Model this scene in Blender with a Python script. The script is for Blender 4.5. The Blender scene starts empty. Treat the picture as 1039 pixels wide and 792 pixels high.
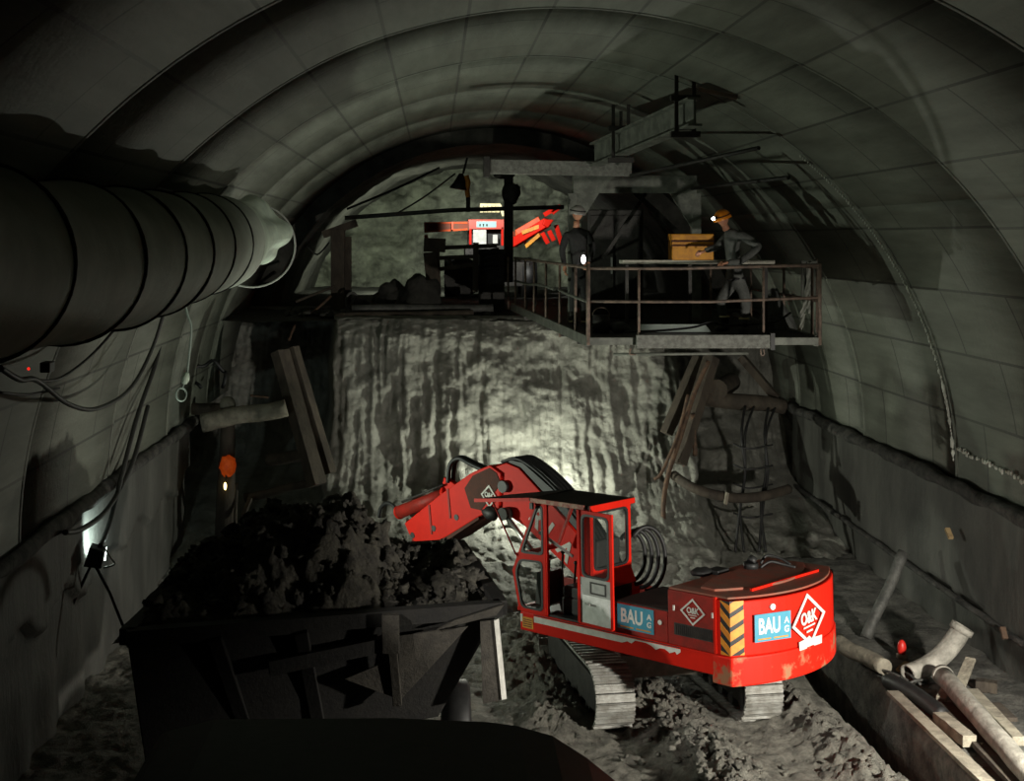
import bpy, bmesh, math, random
from mathutils import Vector as V, Matrix, noise
random.seed(7)
S = bpy.context.scene
COL = S.collection
PI = math.pi
F = 1350.0; CX = 440.0; CY = 238.0; H = 6.1          # view geometry: level view camera, 6.1 m above the invert

def at(px, py, Y):                                    # point at distance Y that the photo shows at (px, py)
    return V(((px-CX)*Y/F, Y, H-(py-CY)*Y/F))
def atz(px, py, z):
    Y = (H-z)*F/(py-CY); return at(px, py, Y)

# ------------------------------------------------------------------ materials
def mat(name, c1, c2=None, rough=.7, metal=0., scale=6., detail=6., bump=0., bscale=None, emit=None, estr=0., lo=.4, hi=.62, stretch=(1,1,1), spec=.5):
    m = bpy.data.materials.new(name); m.use_nodes = True
    nt = m.node_tree; b = nt.nodes['Principled BSDF']; L = nt.links
    b.inputs['Roughness'].default_value = rough; b.inputs['Metallic'].default_value = metal
    b.inputs['Specular IOR Level'].default_value = spec
    tc = nt.nodes.new('ShaderNodeTexCoord'); mp = nt.nodes.new('ShaderNodeMapping')
    mp.inputs['Scale'].default_value = stretch
    L.new(tc.outputs['Object'], mp.inputs['Vector'])
    n = nt.nodes.new('ShaderNodeTexNoise'); n.inputs['Scale'].default_value = scale; n.inputs['Detail'].default_value = detail
    n.inputs['Roughness'].default_value = .65
    L.new(mp.outputs['Vector'], n.inputs['Vector'])
    r = nt.nodes.new('ShaderNodeValToRGB'); r.color_ramp.elements[0].position = lo; r.color_ramp.elements[1].position = hi
    c2 = c2 or tuple(x*.8 for x in c1)
    r.color_ramp.elements[0].color = (*c2, 1); r.color_ramp.elements[1].color = (*c1, 1)
    L.new(n.outputs['Fac'], r.inputs['Fac']); L.new(r.outputs['Color'], b.inputs['Base Color'])
    if bump:
        n2 = nt.nodes.new('ShaderNodeTexNoise'); n2.inputs['Scale'].default_value = bscale or scale*4; n2.inputs['Detail'].default_value = 8
        n2.inputs['Roughness'].default_value = .7
        L.new(mp.outputs['Vector'], n2.inputs['Vector'])
        bp = nt.nodes.new('ShaderNodeBump'); bp.inputs['Strength'].default_value = min(1., bump); bp.inputs['Distance'].default_value = .05*max(1, bump)
        L.new(n2.outputs['Fac'], bp.inputs['Height']); L.new(bp.outputs['Normal'], b.inputs['Normal'])
    if emit:
        b.inputs['Emission Color'].default_value = (*emit, 1); b.inputs['Emission Strength'].default_value = estr
    return m

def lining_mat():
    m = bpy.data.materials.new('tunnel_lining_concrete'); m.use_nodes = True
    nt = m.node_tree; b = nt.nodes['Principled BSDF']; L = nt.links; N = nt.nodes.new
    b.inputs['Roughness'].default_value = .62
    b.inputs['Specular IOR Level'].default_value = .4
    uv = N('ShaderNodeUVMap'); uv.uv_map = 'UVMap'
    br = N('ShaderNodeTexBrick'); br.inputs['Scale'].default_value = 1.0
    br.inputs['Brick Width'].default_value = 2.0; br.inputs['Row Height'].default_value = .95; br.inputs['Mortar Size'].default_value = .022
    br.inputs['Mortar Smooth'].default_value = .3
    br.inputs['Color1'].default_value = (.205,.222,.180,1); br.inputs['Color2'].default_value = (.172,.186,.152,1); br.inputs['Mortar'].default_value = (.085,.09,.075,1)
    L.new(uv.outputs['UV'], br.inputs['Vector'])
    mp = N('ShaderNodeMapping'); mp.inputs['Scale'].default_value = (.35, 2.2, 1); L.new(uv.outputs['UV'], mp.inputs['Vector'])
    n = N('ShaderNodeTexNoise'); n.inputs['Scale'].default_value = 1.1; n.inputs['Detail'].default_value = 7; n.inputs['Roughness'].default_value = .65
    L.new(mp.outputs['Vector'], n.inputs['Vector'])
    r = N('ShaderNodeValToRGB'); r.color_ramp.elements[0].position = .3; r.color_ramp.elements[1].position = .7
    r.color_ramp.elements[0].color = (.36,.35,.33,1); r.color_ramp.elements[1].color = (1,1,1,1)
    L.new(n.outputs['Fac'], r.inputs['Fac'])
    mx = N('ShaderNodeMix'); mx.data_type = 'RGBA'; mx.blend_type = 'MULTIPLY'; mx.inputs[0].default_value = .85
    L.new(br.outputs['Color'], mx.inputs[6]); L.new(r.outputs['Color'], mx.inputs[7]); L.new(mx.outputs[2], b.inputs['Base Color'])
    tc = N('ShaderNodeTexCoord'); n2 = N('ShaderNodeTexNoise'); n2.inputs['Scale'].default_value = 9; n2.inputs['Detail'].default_value = 9
    n2.inputs['Roughness'].default_value = .7
    L.new(tc.outputs['Object'], n2.inputs['Vector'])
    bp = N('ShaderNodeBump'); bp.inputs['Strength'].default_value = .35; bp.inputs['Distance'].default_value = .05
    L.new(n2.outputs['Fac'], bp.inputs['Height']); L.new(bp.outputs['Normal'], b.inputs['Normal'])
    return m

M = {}
M['lining'] = lining_mat()
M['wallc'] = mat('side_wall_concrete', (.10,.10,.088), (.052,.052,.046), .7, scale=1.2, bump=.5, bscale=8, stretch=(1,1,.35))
M['ledge'] = mat('dark_ledge', (.10,.095,.085), (.03,.03,.028), .85, scale=5, bump=1, bscale=14)
M['rock'] = mat('cut_rock', (.36,.36,.315), (.19,.19,.163), .8, scale=2.2, bump=1.2, bscale=15, lo=.32, hi=.68)
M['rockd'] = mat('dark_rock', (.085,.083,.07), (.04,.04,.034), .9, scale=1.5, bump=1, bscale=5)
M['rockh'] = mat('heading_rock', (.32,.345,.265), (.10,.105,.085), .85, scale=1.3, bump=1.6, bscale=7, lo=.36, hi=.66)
M['mud'] = mat('mud', (.36,.345,.29), (.17,.163,.137), .7, scale=6, bump=1.8, bscale=45)
M['muck'] = mat('muck', (.12,.11,.085), (.055,.05,.042), .85, scale=5, bump=1.6, bscale=13)
M['kerb'] = mat('kerb_concrete', (.21,.205,.18), (.08,.078,.07), .85, scale=3, bump=1, bscale=16)
M['red'] = mat('red_paint', (.74,.018,.007), (.62,.015,.006), .5, scale=4, lo=.3, hi=.7, bump=.05, spec=.12)
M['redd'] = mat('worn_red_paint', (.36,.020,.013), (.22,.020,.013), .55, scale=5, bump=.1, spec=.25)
M['reddirt'] = mat('dusty_red_paint', (.30,.065,.035), (.20,.085,.055), .75, scale=4, bump=.2)
M['redmud'] = mat('mud_splashed_red_paint', (.74,.018,.007), (.36,.17,.09), .5, spec=.2, scale=3, lo=.36, hi=.46)
M['rust'] = mat('rust_brown', (.10,.028,.016), (.07,.025,.016), .8, scale=8, bump=.3)
M['roofbrown'] = mat('dark_brown_roof', (.035,.024,.018), (.022,.016,.013), .8, scale=5, bump=.2)
M['black'] = mat('black_rubber', (.018,.018,.018), (.01,.01,.01), .55, scale=9)
M['darkm'] = mat('dark_steel', (.05,.047,.042), (.028,.026,.024), .6, .3, scale=5, bump=.3)
M['steel'] = mat('bright_steel', (.55,.55,.53), (.4,.4,.38), .35, .9, scale=8)
M['grey'] = mat('grey_paint', (.36,.37,.34), (.27,.28,.26), .6, scale=6)
M['rail'] = mat('worn_rail_paint', (.24,.17,.13), (.11,.085,.07), .6, .2, scale=9, bump=.2)
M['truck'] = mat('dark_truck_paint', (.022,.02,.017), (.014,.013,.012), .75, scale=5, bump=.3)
M['truckl'] = mat('lit_truck_plate', (.08,.071,.056), (.05,.044,.036), .8, scale=6, bump=.5)  # paler copy of the truck paint, standing in for faint light
M['boulder'] = mat('dark_boulder', (.045,.043,.036), (.025,.024,.02), .9, scale=3, bump=1)
M['beam'] = mat('beam_paint', (.19,.20,.17), (.10,.105,.09), .6, .2, scale=5, bump=.2)
M['frost'] = mat('splashed_beam', (.22,.225,.20), (.13,.13,.115), .6, scale=14, bump=.6, bscale=20)
M['track'] = mat('track_steel', (.44,.44,.41), (.26,.25,.22), .5, .35, scale=6, bump=.4, stretch=(1,1,1))
M['white'] = mat('white_paint', (.75,.74,.68), (.6,.59,.54), .6, scale=9)
M['cream'] = mat('cream_panel', (.80,.82,.79), (.64,.66,.62), .65, scale=8)
M['yellow'] = mat('yellow_orange_paint', (.75,.33,.02), (.55,.22,.02), .55, scale=8)
M['stripe'] = mat('warning_orange', (.80,.30,.02), (.66,.22,.015), .5, scale=9)
M['plate'] = mat('yellow_plate', (.66,.28,.015), (.55,.22,.012), .5, scale=12)
M['blue'] = mat('turquoise_sign', (.06,.30,.42), (.05,.26,.37), .5, scale=9)
M['wood'] = mat('old_timber', (.075,.060,.043), (.04,.031,.023), .85, scale=4, bump=.6, bscale=14, stretch=(1,1,.4))
M['woodl'] = mat('pale_timber', (.34,.31,.24), (.20,.18,.14), .85, scale=5, bump=.6, bscale=18)
M['woodh'] = mat('fresh_timber', (.45,.32,.16), (.34,.24,.12), .8, scale=6, bump=.4)
M['pipe'] = mat('dusty_pipe', (.40,.38,.33), (.22,.21,.18), .6, scale=5, bump=.5, bscale=16)
M['piped'] = mat('dull_pipe', (.13,.13,.118), (.07,.07,.065), .55, .3, scale=5, bump=.4)
M['duct'] = mat('duct_canvas', (.46,.52,.44), (.35,.39,.33), .75, scale=1.5, bump=.25, bscale=3)
M['ductend'] = mat('duct_sleeve_plastic', (.62,.74,.60), (.46,.56,.46), .45, scale=3, bump=.3)
M['hoop'] = mat('black_hoop', (.015,.015,.014), (.01,.01,.01), .7)
M['rusty'] = mat('rusty_bar', (.13,.075,.043), (.06,.038,.026), .8, scale=9, bump=.3)
M['skin'] = mat('skin', (.52,.25,.15), (.44,.20,.12), .6, scale=9)
M['cloth'] = mat('grey_workwear', (.135,.14,.13), (.085,.088,.082), .9, scale=7, bump=.4)
M['clothd'] = mat('dark_workwear', (.035,.035,.034), (.02,.02,.02), .9, scale=7, bump=.4)
M['helmet'] = mat('orange_helmet', (.85,.27,.015), (.78,.23,.012), .35, scale=4)
M['helmetw'] = mat('pale_helmet', (.33,.31,.29), (.25,.24,.22), .35, scale=4)
M['boot'] = mat('rubber_boot', (.07,.07,.06), (.04,.04,.035), .5, scale=6)
M['bootl'] = mat('boot_top', (.75,.70,.42), (.7,.64,.36), .6)
M['green'] = mat('pale_green_sheet', (.62,.70,.60), (.5,.57,.5), .4, scale=3)
M['sack'] = mat('dirty_sheet', (.12,.125,.115), (.08,.082,.075), .85, scale=5, bump=.5)
M['rag'] = mat('pale_rag', (.40,.41,.36), (.25,.26,.22), .8, scale=9, bump=.5)
M['lime'] = mat('lime_deposit', (.85,.87,.78), (.6,.62,.55), .4, scale=20, bump=.5)
M['cable'] = mat('cable', (.03,.03,.028), (.02,.02,.018), .6)
M['cord'] = mat('pale_cord', (.32,.40,.35), (.24,.30,.26), .6)
M['lamp'] = mat('lamp_glow', (1,1,1), rough=.3, emit=(.85,1,.92), estr=9)
M['lampw'] = mat('headlamp_glow', (1,1,1), rough=.3, emit=(1,.97,.9), estr=12)
M['lampo'] = mat('ember_lamp', (1,.3,.05), rough=.4, emit=(1,.12,.01), estr=.55)
M['lampy'] = mat('small_bulb', (1,.9,.5), rough=.4, emit=(1,.72,.25), estr=5)
M['foam'] = mat('seat_vinyl', (.03,.028,.026), (.02,.02,.018), .7)
def glass(name, tint, rough=.05, alpha=.2):
    m = bpy.data.materials.new(name); m.use_nodes = True; nt = m.node_tree; L = nt.links
    b = nt.nodes['Principled BSDF']; b.inputs['Base Color'].default_value = (*tint, 1); b.inputs['Roughness'].default_value = rough
    b.inputs['Alpha'].default_value = alpha
    return m
M['glass'] = glass('cab_glass', (.05,.06,.055), .08, .14)

# ------------------------------------------------------------------ mesh builder
OFF = {}
def frame_z(d):
    d = d.normalized(); up = V((0,0,1)) if abs(d.z) < .95 else V((1,0,0))
    a = d.cross(up).normalized(); b = a.cross(d).normalized()
    return a, b
class MB:
    def __init__(s): s.v = []; s.f = []; s.sm = []; s.mi = []; s.m = 0
    def add(s, vs, fs, smooth=False):
        o = len(s.v); s.v += [V(p) for p in vs]
        for f in fs: s.f.append(tuple(o+i for i in f)); s.sm.append(smooth); s.mi.append(s.m)
        return s
    def hexa(s, c):                                   # 8 corners: bottom loop 4, top loop 4
        return s.add(c, [(3,2,1,0),(4,5,6,7),(0,1,5,4),(1,2,6,5),(2,3,7,6),(3,0,4,7)])
    def box(s, x0,x1,y0,y1,z0,z1):
        return s.hexa([(x0,y0,z0),(x1,y0,z0),(x1,y1,z0),(x0,y1,z0),(x0,y0,z1),(x1,y0,z1),(x1,y1,z1),(x0,y1,z1)])
    def beam(s, p0, p1, w, h=None, up=None):
        p0, p1 = V(p0), V(p1); h = h or w; d = p1-p0
        a, b = frame_z(d)
        if up is not None:
            a = d.cross(V(up)).normalized(); b = a.cross(d).normalized()
        c = []
        for p in (p0, p1):
            for i, j in ((-1,-1),(1,-1),(1,1),(-1,1)): c.append(p + a*(i*w/2) + b*(j*h/2))
        return s.hexa(c)
    def tube(s, pts, r, n=10, cap=True, smooth=True):
        pts = [V(p) for p in pts]; rr = r if isinstance(r, (list, tuple)) else [r]*len(pts)
        vs = []; a = None
        for i, p in enumerate(pts):
            d = (pts[min(i+1, len(pts)-1)] - pts[max(i-1, 0)]).normalized()
            if a is None: a, b = frame_z(d)
            else:
                a = (a - d*a.dot(d)).normalized(); b = a.cross(d)
            for k in range(n):
                t = 2*PI*k/n; vs.append(p + a*(math.cos(t)*rr[i]) + b*(math.sin(t)*rr[i]))
        fs = [(i*n+k, i*n+(k+1)%n, (i+1)*n+(k+1)%n, (i+1)*n+k) for i in range(len(pts)-1) for k in range(n)]
        s.add(vs, fs, smooth)
        if cap:
            o = len(s.v)-len(vs)
            s.f.append(tuple(o+k for k in range(n))[::-1]); s.sm.append(False); s.mi.append(s.m)
            q = o+(len(pts)-1)*n
            s.f.append(tuple(q+k for k in range(n))); s.sm.append(False); s.mi.append(s.m)
        return s
    def hollow(s, pts, r, t, n=20):                   # open-ended pipe with wall thickness
        s.tube(pts, r, n, False); s.tube(pts, r-t, n, False)
        o2 = len(s.v)-len(pts)*n; o1 = o2-len(pts)*n
        for q in (0, (len(pts)-1)*n):
            for k in range(n):
                s.f.append((o1+q+k, o1+q+(k+1)%n, o2+q+(k+1)%n, o2+q+k)); s.sm.append(False); s.mi.append(s.m)
        return s
    def prism(s, poly, vec):
        n = len(poly); vec = V(vec); poly = [V(p) for p in poly]
        return s.add(poly+[p+vec for p in poly], [tuple(range(n))[::-1], tuple(range(n, 2*n))]+[(i,(i+1)%n,n+(i+1)%n,n+i) for i in range(n)])
    def ring(s, outer, inner, vec):
        n = len(outer); vec = V(vec); A=[V(p) for p in outer]; B=[V(p) for p in inner]
        vs = A+B+[p+vec for p in A]+[p+vec for p in B]; fs = []
        for i in range(n):
            j = (i+1)%n
            fs += [(i,j,n+j,n+i),(2*n+i,3*n+i,3*n+j,2*n+j),(i,2*n+i,2*n+j,j),(n+i,n+j,3*n+j,3*n+i)]
        return s.add(vs, fs)
    def ball(s, c, r, n=10, m=7, sc=(1,1,1), jag=0, smooth=True):
        c = V(c); vs = []; sd = random.random()*99
        for i in range(m+1):
            for k in range(n):
                a = PI*i/m; t = 2*PI*k/n
                p = V((math.sin(a)*math.cos(t), math.sin(a)*math.sin(t), math.cos(a)))
                q = 1 + (jag*noise.noise(p*1.7+V((sd,0,0))) if jag else 0)
                vs.append(c + V((p.x*sc[0], p.y*sc[1], p.z*sc[2]))*r*q)
        return s.add(vs, [(i*n+k, (i+1)*n+k, (i+1)*n+(k+1)%n, i*n+(k+1)%n) for i in range(m) for k in range(n)], smooth)
    def grid(s, fn, nu, nv, smooth=True):
        vs = [fn(i/nu, j/nv) for j in range(nv+1) for i in range(nu+1)]
        return s.add(vs, [(j*(nu+1)+i, j*(nu+1)+i+1, (j+1)*(nu+1)+i+1, (j+1)*(nu+1)+i) for j in range(nv) for i in range(nu)], smooth)
    def build(s, name, m, parent=None, local=False, bevel=0, uv=None, fixn=True):
        me = bpy.data.meshes.new(name)
        off = V((0,0,0))
        if parent is not None and not local: off = OFF.get(parent.name, V((0,0,0)))
        me.from_pydata([tuple(p-off) for p in s.v], [], s.f)
        for mm in (m if isinstance(m, (list, tuple)) else [m]): me.materials.append(mm)
        me.polygons.foreach_set('use_smooth', s.sm); me.polygons.foreach_set('material_index', s.mi)
        if fixn:
            b = bmesh.new(); b.from_mesh(me); bmesh.ops.remove_doubles(b, verts=b.verts, dist=1e-6); bmesh.ops.recalc_face_normals(b, faces=b.faces); b.to_mesh(me); b.free()
        if uv:
            l = me.uv_layers.new(name='UVMap')
            for p in me.polygons:
                for li in p.loop_indices: l.data[li].uv = uv(me.vertices[me.loops[li].vertex_index].co)
        me.update()
        o = bpy.data.objects.new(name, me); COL.objects.link(o)
        if parent is not None: o.parent = parent; OFF[o.name] = off
        if bevel:
            md = o.modifiers.new('edge', 'BEVEL'); md.width = bevel; md.segments = 2; md.limit_method = 'ANGLE'
        return o

def tag(o, label=None, cat=None, group=None, kind=None):
    if label: o['label'] = label
    if cat: o['category'] = cat
    if group: o['group'] = group
    if kind: o['kind'] = kind
    return o
def thing(name, label, cat, loc=(0,0,0), group=None, mtx=None):
    o = bpy.data.objects.new(name, None); COL.objects.link(o); o.empty_display_size = .1
    if mtx is not None: o.matrix_world = mtx
    else: o.location = loc
    OFF[o.name] = V(loc); return tag(o, label, cat, group)
def struct(o): o['kind'] = 'structure'; return o
def text(body, size, origin, right, up, name, m, parent=None, local=True, depth=.004, align='CENTER', sx=1.0):
    cu = bpy.data.curves.new('t', 'FONT'); cu.body = body; cu.size = size; cu.align_x = align; cu.align_y = 'CENTER'; cu.extrude = depth; cu.offset = size*.03
    t = bpy.data.objects.new('t', cu); COL.objects.link(t)
    dg = bpy.context.evaluated_depsgraph_get(); me = bpy.data.meshes.new_from_object(t.evaluated_get(dg))
    bpy.data.objects.remove(t); bpy.data.curves.remove(cu)
    right = V(right).normalized(); up = V(up).normalized(); nrm = right.cross(up); off = V((0,0,0))
    if parent is not None and not local: off = OFF.get(parent.name, off)
    for v in me.vertices:
        c = v.co.copy(); v.co = V(origin) + right*c.x*sx + up*c.y + nrm*c.z - off
    me.materials.clear(); me.materials.append(m); me.name = name
    o = bpy.data.objects.new(name, me); COL.objects.link(o)
    if parent is not None: o.parent = parent
    return o
def fr(p, sc=1., oct=5): return noise.fractal(V(p)*sc, .9, 2.1, oct)
def smooth01(t): t = max(0, min(1, t)); return t*t*(3-2*t)
def catenary(p0, p1, sag, n=14):
    p0, p1 = V(p0), V(p1); return [p0.lerp(p1, i/n) - V((0,0,sag*4*(i/n)*(1-i/n))) for i in range(n+1)]
def smoothpath(pts, k=6):
    pts = [V(p) for p in pts]; out = []
    for i in range(len(pts)-1):
        p0, p1, p2, p3 = pts[max(i-1,0)], pts[i], pts[i+1], pts[min(i+2,len(pts)-1)]
        for j in range(k):
            t = j/k; out.append(.5*((2*p1)+(p2-p0)*t+(2*p0-5*p1+4*p2-p3)*t*t+(3*p1-p0-3*p2+p3)*t**3))
    return out+[pts[-1]]

# ------------------------------------------------------------------ camera
cam = bpy.data.cameras.new('camera'); co = bpy.data.objects.new('camera', cam); COL.objects.link(co); S.camera = co
co.location = (0,0,H); co.rotation_euler = (PI/2,0,0)
cam.sensor_fit = 'HORIZONTAL'; cam.sensor_width = 36; cam.lens = 36*F/1039
cam.shift_x = (1039/2-CX)/1039; cam.shift_y = -(792/2-CY)/1039
cam.clip_end = 200; cam.clip_start = .05

# ------------------------------------------------------------------ tunnel shell
TX, TZ, TR = 1.4, 2.63, 6.0
RINGS = [-1.5, 2.6, 6.7, 10.7, 14.7, 18.75, 22.8, 26.8, 31.4]
def arc_shell(name, a0, a1, n):
    b = MB()
    for i in range(len(RINGS)-1):
        y0, y1 = RINGS[i], RINGS[i+1]
        ys = [y0, y0+.05, y1-.05, y1]
        rs = [TR+.07, TR+.015, TR-.02, TR-.035]
        for q in range(3):
            vs = []
            for k in range(n+1):
                a = a0+(a1-a0)*k/n
                for (y, r) in ((ys[q], rs[q]), (ys[q+1], rs[q+1])):
                    rr = r + .025*noise.noise(V((math.cos(a)*3, y*.35, math.sin(a)*3)))
                    vs.append((TX+rr*math.cos(a), y, TZ+rr*math.sin(a)))
            b.add(vs, [(2*k, 2*k+1, 2*k+3, 2*k+2) for k in range(n)], True)
    for k in range(n):                                # outer skin so the lining is a solid thickness
        pass
    o = b.build(name, M['lining'], fixn=False, uv=lambda c: (c.y-10.7, 6*math.atan2(c.z-TZ, c.x-TX)))
    md = o.modifiers.new('thickness', 'SOLIDIFY'); md.thickness = .4; md.offset = 1
    return struct(o)
arc_shell('ceiling', math.radians(40), math.radians(140), 64)
arc_shell('wall_right', math.radians(0), math.radians(40), 28)
arc_shell('wall_left', math.radians(140), math.radians(180), 28)

# lower side walls with a buckled foot
def lower_wall(name, X, yend, sgn, zb):
    b = MB()
    def fn(u, v):
        y = -1.5+(yend+1.5)*u; z = TZ*(1-v)-.3*v
        w = .06*smooth01((v-.45)/.5)*math.sin(y*5.3+1.5*noise.noise(V((y*.7, 0, 0)))) * (.5+.5*noise.noise(V((y*.8, 3, 1)))+.4)
        step = .10 if z < zb + .18*noise.noise(V((y*.9,7,0))) + (.15*math.sin(y*3.1) if sgn < 0 else .02) else 0
        x = X + sgn*(-.02*noise.noise(V((y, z*2, 0))) + w - step*-1*.0 + step)
        return (x, y, z)
    b.grid(fn, 240, 44)
    o = b.build(name, M['wallc'], fixn=False)
    md = o.modifiers.new('thickness', 'SOLIDIFY'); md.thickness = .5; md.offset = 1 if sgn < 0 else -1
    return struct(o)
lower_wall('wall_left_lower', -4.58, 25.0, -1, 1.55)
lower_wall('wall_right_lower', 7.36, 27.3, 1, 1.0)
# ledges at the springing
def ledge(name, X, y1, sgn):
    b = MB()
    def fn(u, v):
        y = -1+(y1+1)*u; a = 2*PI*v
        n1 = 1+.5*noise.noise(V((y*1.6, math.cos(a)*.8, math.sin(a)*.8)))
        return (X+.11*n1*math.cos(a), y, TZ-.05+.10*n1*math.sin(a)+.04*noise.noise(V((y*.8,1,2))))
    b.grid(fn, 220, 10)
    return struct(b.build(name, M['ledge']))
ledge('trim_1', -4.56, 25.2, -1); ledge('trim_2', 7.32, 27.3, 1)
b = MB()                                              # formwork joint low on the right wall
b.grid(lambda u, v: (7.33+.05*math.cos(2*PI*v)-.02, 3+24*u, 1.02+.04*math.sin(2*PI*v)+.02*noise.noise(V((u*40,0,0)))), 120, 8)
struct(b.build('trim_3', M['ledge']))

# ------------------------------------------------------------------ floor
def floor_z(x, y):
    z = .05*fr((x, y, 0), .7, 4) + .04*fr((x*1, y*1, 5), 3., 4) + .03*abs(fr((x, y, 1), 9, 3))
    # ridge of churned mud between the tracks
    for (x0,y0,x1,y1,w,h) in ((2.75,17.6,3.25,14.3,.45,.30),(4.55,17.5,5.0,14.0,.35,.22),(1.3,20.5,1.5,16.6,.5,.22)):
        t = max(0, min(1, ((x-x0)*(x1-x0)+(y-y0)*(y1-y0))/((x1-x0)**2+(y1-y0)**2)))
        d = math.hypot(x-x0-t*(x1-x0), y-y0-t*(y1-y0))
        q = math.exp(-(d/w)**2)
        z += h*q*(.75+.5*fr((x, y, 2), 2.2, 4)) + .15*q*abs(fr((x,y,9), 7.5, 4))
    if x > 5.05: z -= .65*smooth01((x-5.05)/.5)
    return z
b = MB()
def ffn(u, v):
    x = -5.2+11.3*u; y = 4+20*v; return (x, y, floor_z(x, y))
b.grid(ffn, 330, 480)
struct(b.build('floor', M['mud'], fixn=False))
b = MB(); b.box(-5.5, 8.2, -1.5, 32, -1.4, -.95)
struct(b.build('floor_base', M['rockd']))
# loose clods on the ridge
b = MB()
for i in range(420):
    if i % 3: t = random.random(); x = 2.75+.5*t+random.gauss(0,.22); y = 17.4-3.2*t+random.gauss(0,.1)
    else: x = random.uniform(.9, 5.0); y = random.uniform(14.6, 20)
    uu_ = V((x-2.90,y-17.66,0)); aa_ = uu_.x*-.165+uu_.y*.986; ll_ = abs(uu_.x*-.986-uu_.y*.165)
    if abs(aa_) < 1.7 and abs(ll_-.95) < .36: continue
    r = random.uniform(.015, .07)*(1 if i % 3 else .6)
    b.ball((x, y, floor_z(x, y)+r*.3), r, 7, 5, (1, random.uniform(.7,1.2), random.uniform(.5,.9)), 1.5)
tag(b.build('mud_clods', M['mud']), 'loose clods of grey mud on the churned ridge between the excavator tracks', 'mud', kind='stuff')

# ------------------------------------------------------------------ bench face (full rock wall behind the excavator)
PROF = [(27.7,4.42),(27.35,4.36),(26.9,4.0),(26.3,3.0),(25.8,2.0),(25.1,1.3),(23.3,.6),(21.4,.12),(20.2,-.12)]
def prof(t):
    q = t*(len(PROF)-1); i = min(int(q), len(PROF)-2); f = q-i
    return PROF[i][0]*(1-f)+PROF[i+1][0]*f, PROF[i][1]*(1-f)+PROF[i+1][1]*f
def face_fn(u, v):
    x = -5.3+13.3*u; y, z = prof(v)
    edge = .25*noise.noise(V((z*.9, 4, 0)))
    push = 3.6*smooth01((-2.0+edge-x)/.45) + 2.5*smooth01((x-4.85+edge)/.5)
    s = smooth01(v*4)
    low = smooth01((1.4-z)/1.2)                        # loose talus at the foot
    groove = -abs(noise.noise(V((x*2.6, z*.22, 1.3))))*.20 - abs(noise.noise(V((x*7.5+.6*noise.noise(V((z,x,0))), z*.6, 7.7))))*.20
    dis = groove*s*(1-.7*low) + .32*fr((x, y, z), .75, 5)*s + .05*fr((x,y,z), 5, 4)*s
    dis += low*(.22*abs(fr((x, y, z), 2.4, 5)) + .12*abs(fr((x, y, z), 6, 4)))
    y2 = y + push*(1-.55*low) - dis
    z2 = z + .10*fr((x, 0, 3), .8, 4)*s*(1 if v < .3 else .3) + .10*low*fr((x, y, 8), 2.5, 4)
    if x > 4.85: y2 -= 1.0*math.exp(-((x-6.0)/.7)**2-((z-1.5)/.8)**2)   # bulging rock in the right hand recess
    return (x, y2, z2)
b = MB(); b.grid(face_fn, 380, 230)
struct(b.build('rock_face', M['rock'], fixn=False))
b = MB()
b.grid(lambda u, v: (-5.3+13.3*u, 27.3+4.6*v, 4.33+.07*fr((u*12, v*5, 0), 1, 4)+.05*smooth01(v*3)), 90, 30)
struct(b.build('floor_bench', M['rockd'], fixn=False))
# heading beyond the lining
HR = 5.75
b = MB()
def hfn(u, v):
    a = math.radians(-5+190*u); y = 31.4+13.2*v
    r = HR + .22*fr((math.cos(a)*4, y, math.sin(a)*4), .6, 5)
    return (TX+r*math.cos(a), y, TZ+r*math.sin(a))
b.grid(hfn, 90, 50)
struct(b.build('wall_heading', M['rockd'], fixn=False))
b = MB()
b.grid(lambda u, v: (-5+12.8*u, 31.3+13.5*v, 4.36+.07*fr((u*13, v*13, 3), 1, 4)), 60, 60)
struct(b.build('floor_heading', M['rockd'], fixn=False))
b = MB()
b.grid(lambda u, v: (-5+12.8*u, 44.3-.5*fr((u*13, v*7, 1), .8, 6)-.25*abs(fr((u*13+v*5, v*7, 4), 1.8, 4)), 4.2+5*v), 150, 80)
struct(b.build('wall_back', M['rockh'], fixn=False))
b = MB()                                              # ring added at the lining end to shade the heading
out = []; inn = []
for k in range(65):
    a = math.radians(-3+186*k/64)
    out.append((TX+6.1*math.cos(a), 31.35, TZ+6.1*math.sin(a))); inn.append((TX+5.62*math.cos(a), 31.35, TZ+5.62*math.sin(a)))
for k in range(64):
    p = [out[k], out[k+1], inn[k+1], inn[k]]
    b.hexa([V(q) for q in p]+[V(q)+V((0,.5,0)) for q in p])
struct(b.build('trim_4', M['rockd'], fixn=True))

# ------------------------------------------------------------------ kerb on the right with planks
b = MB()
def kfn(u, v):
    y = 6+21*u
    pts = [(5.72,-.9),(5.68,-.5),(5.66,-.1),(5.66,.25),(5.70,.34),(5.8,.38),(6.2,.40),(6.6,.40),(7.0,.39),(7.5,.40)]
    q = v*(len(pts)-1); i = min(int(q), len(pts)-2); f = q-i
    x = pts[i][0]*(1-f)+pts[i+1][0]*f; z = pts[i][1]*(1-f)+pts[i+1][1]*f
    return (x+.05*fr((y, z*2, 0), 1.2, 4), y, z+.03*fr((x*3, y*3, 1), 1, 4))
b.grid(kfn, 260, 40)
struct(b.build('kerb', M['kerb'], fixn=False))

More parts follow.
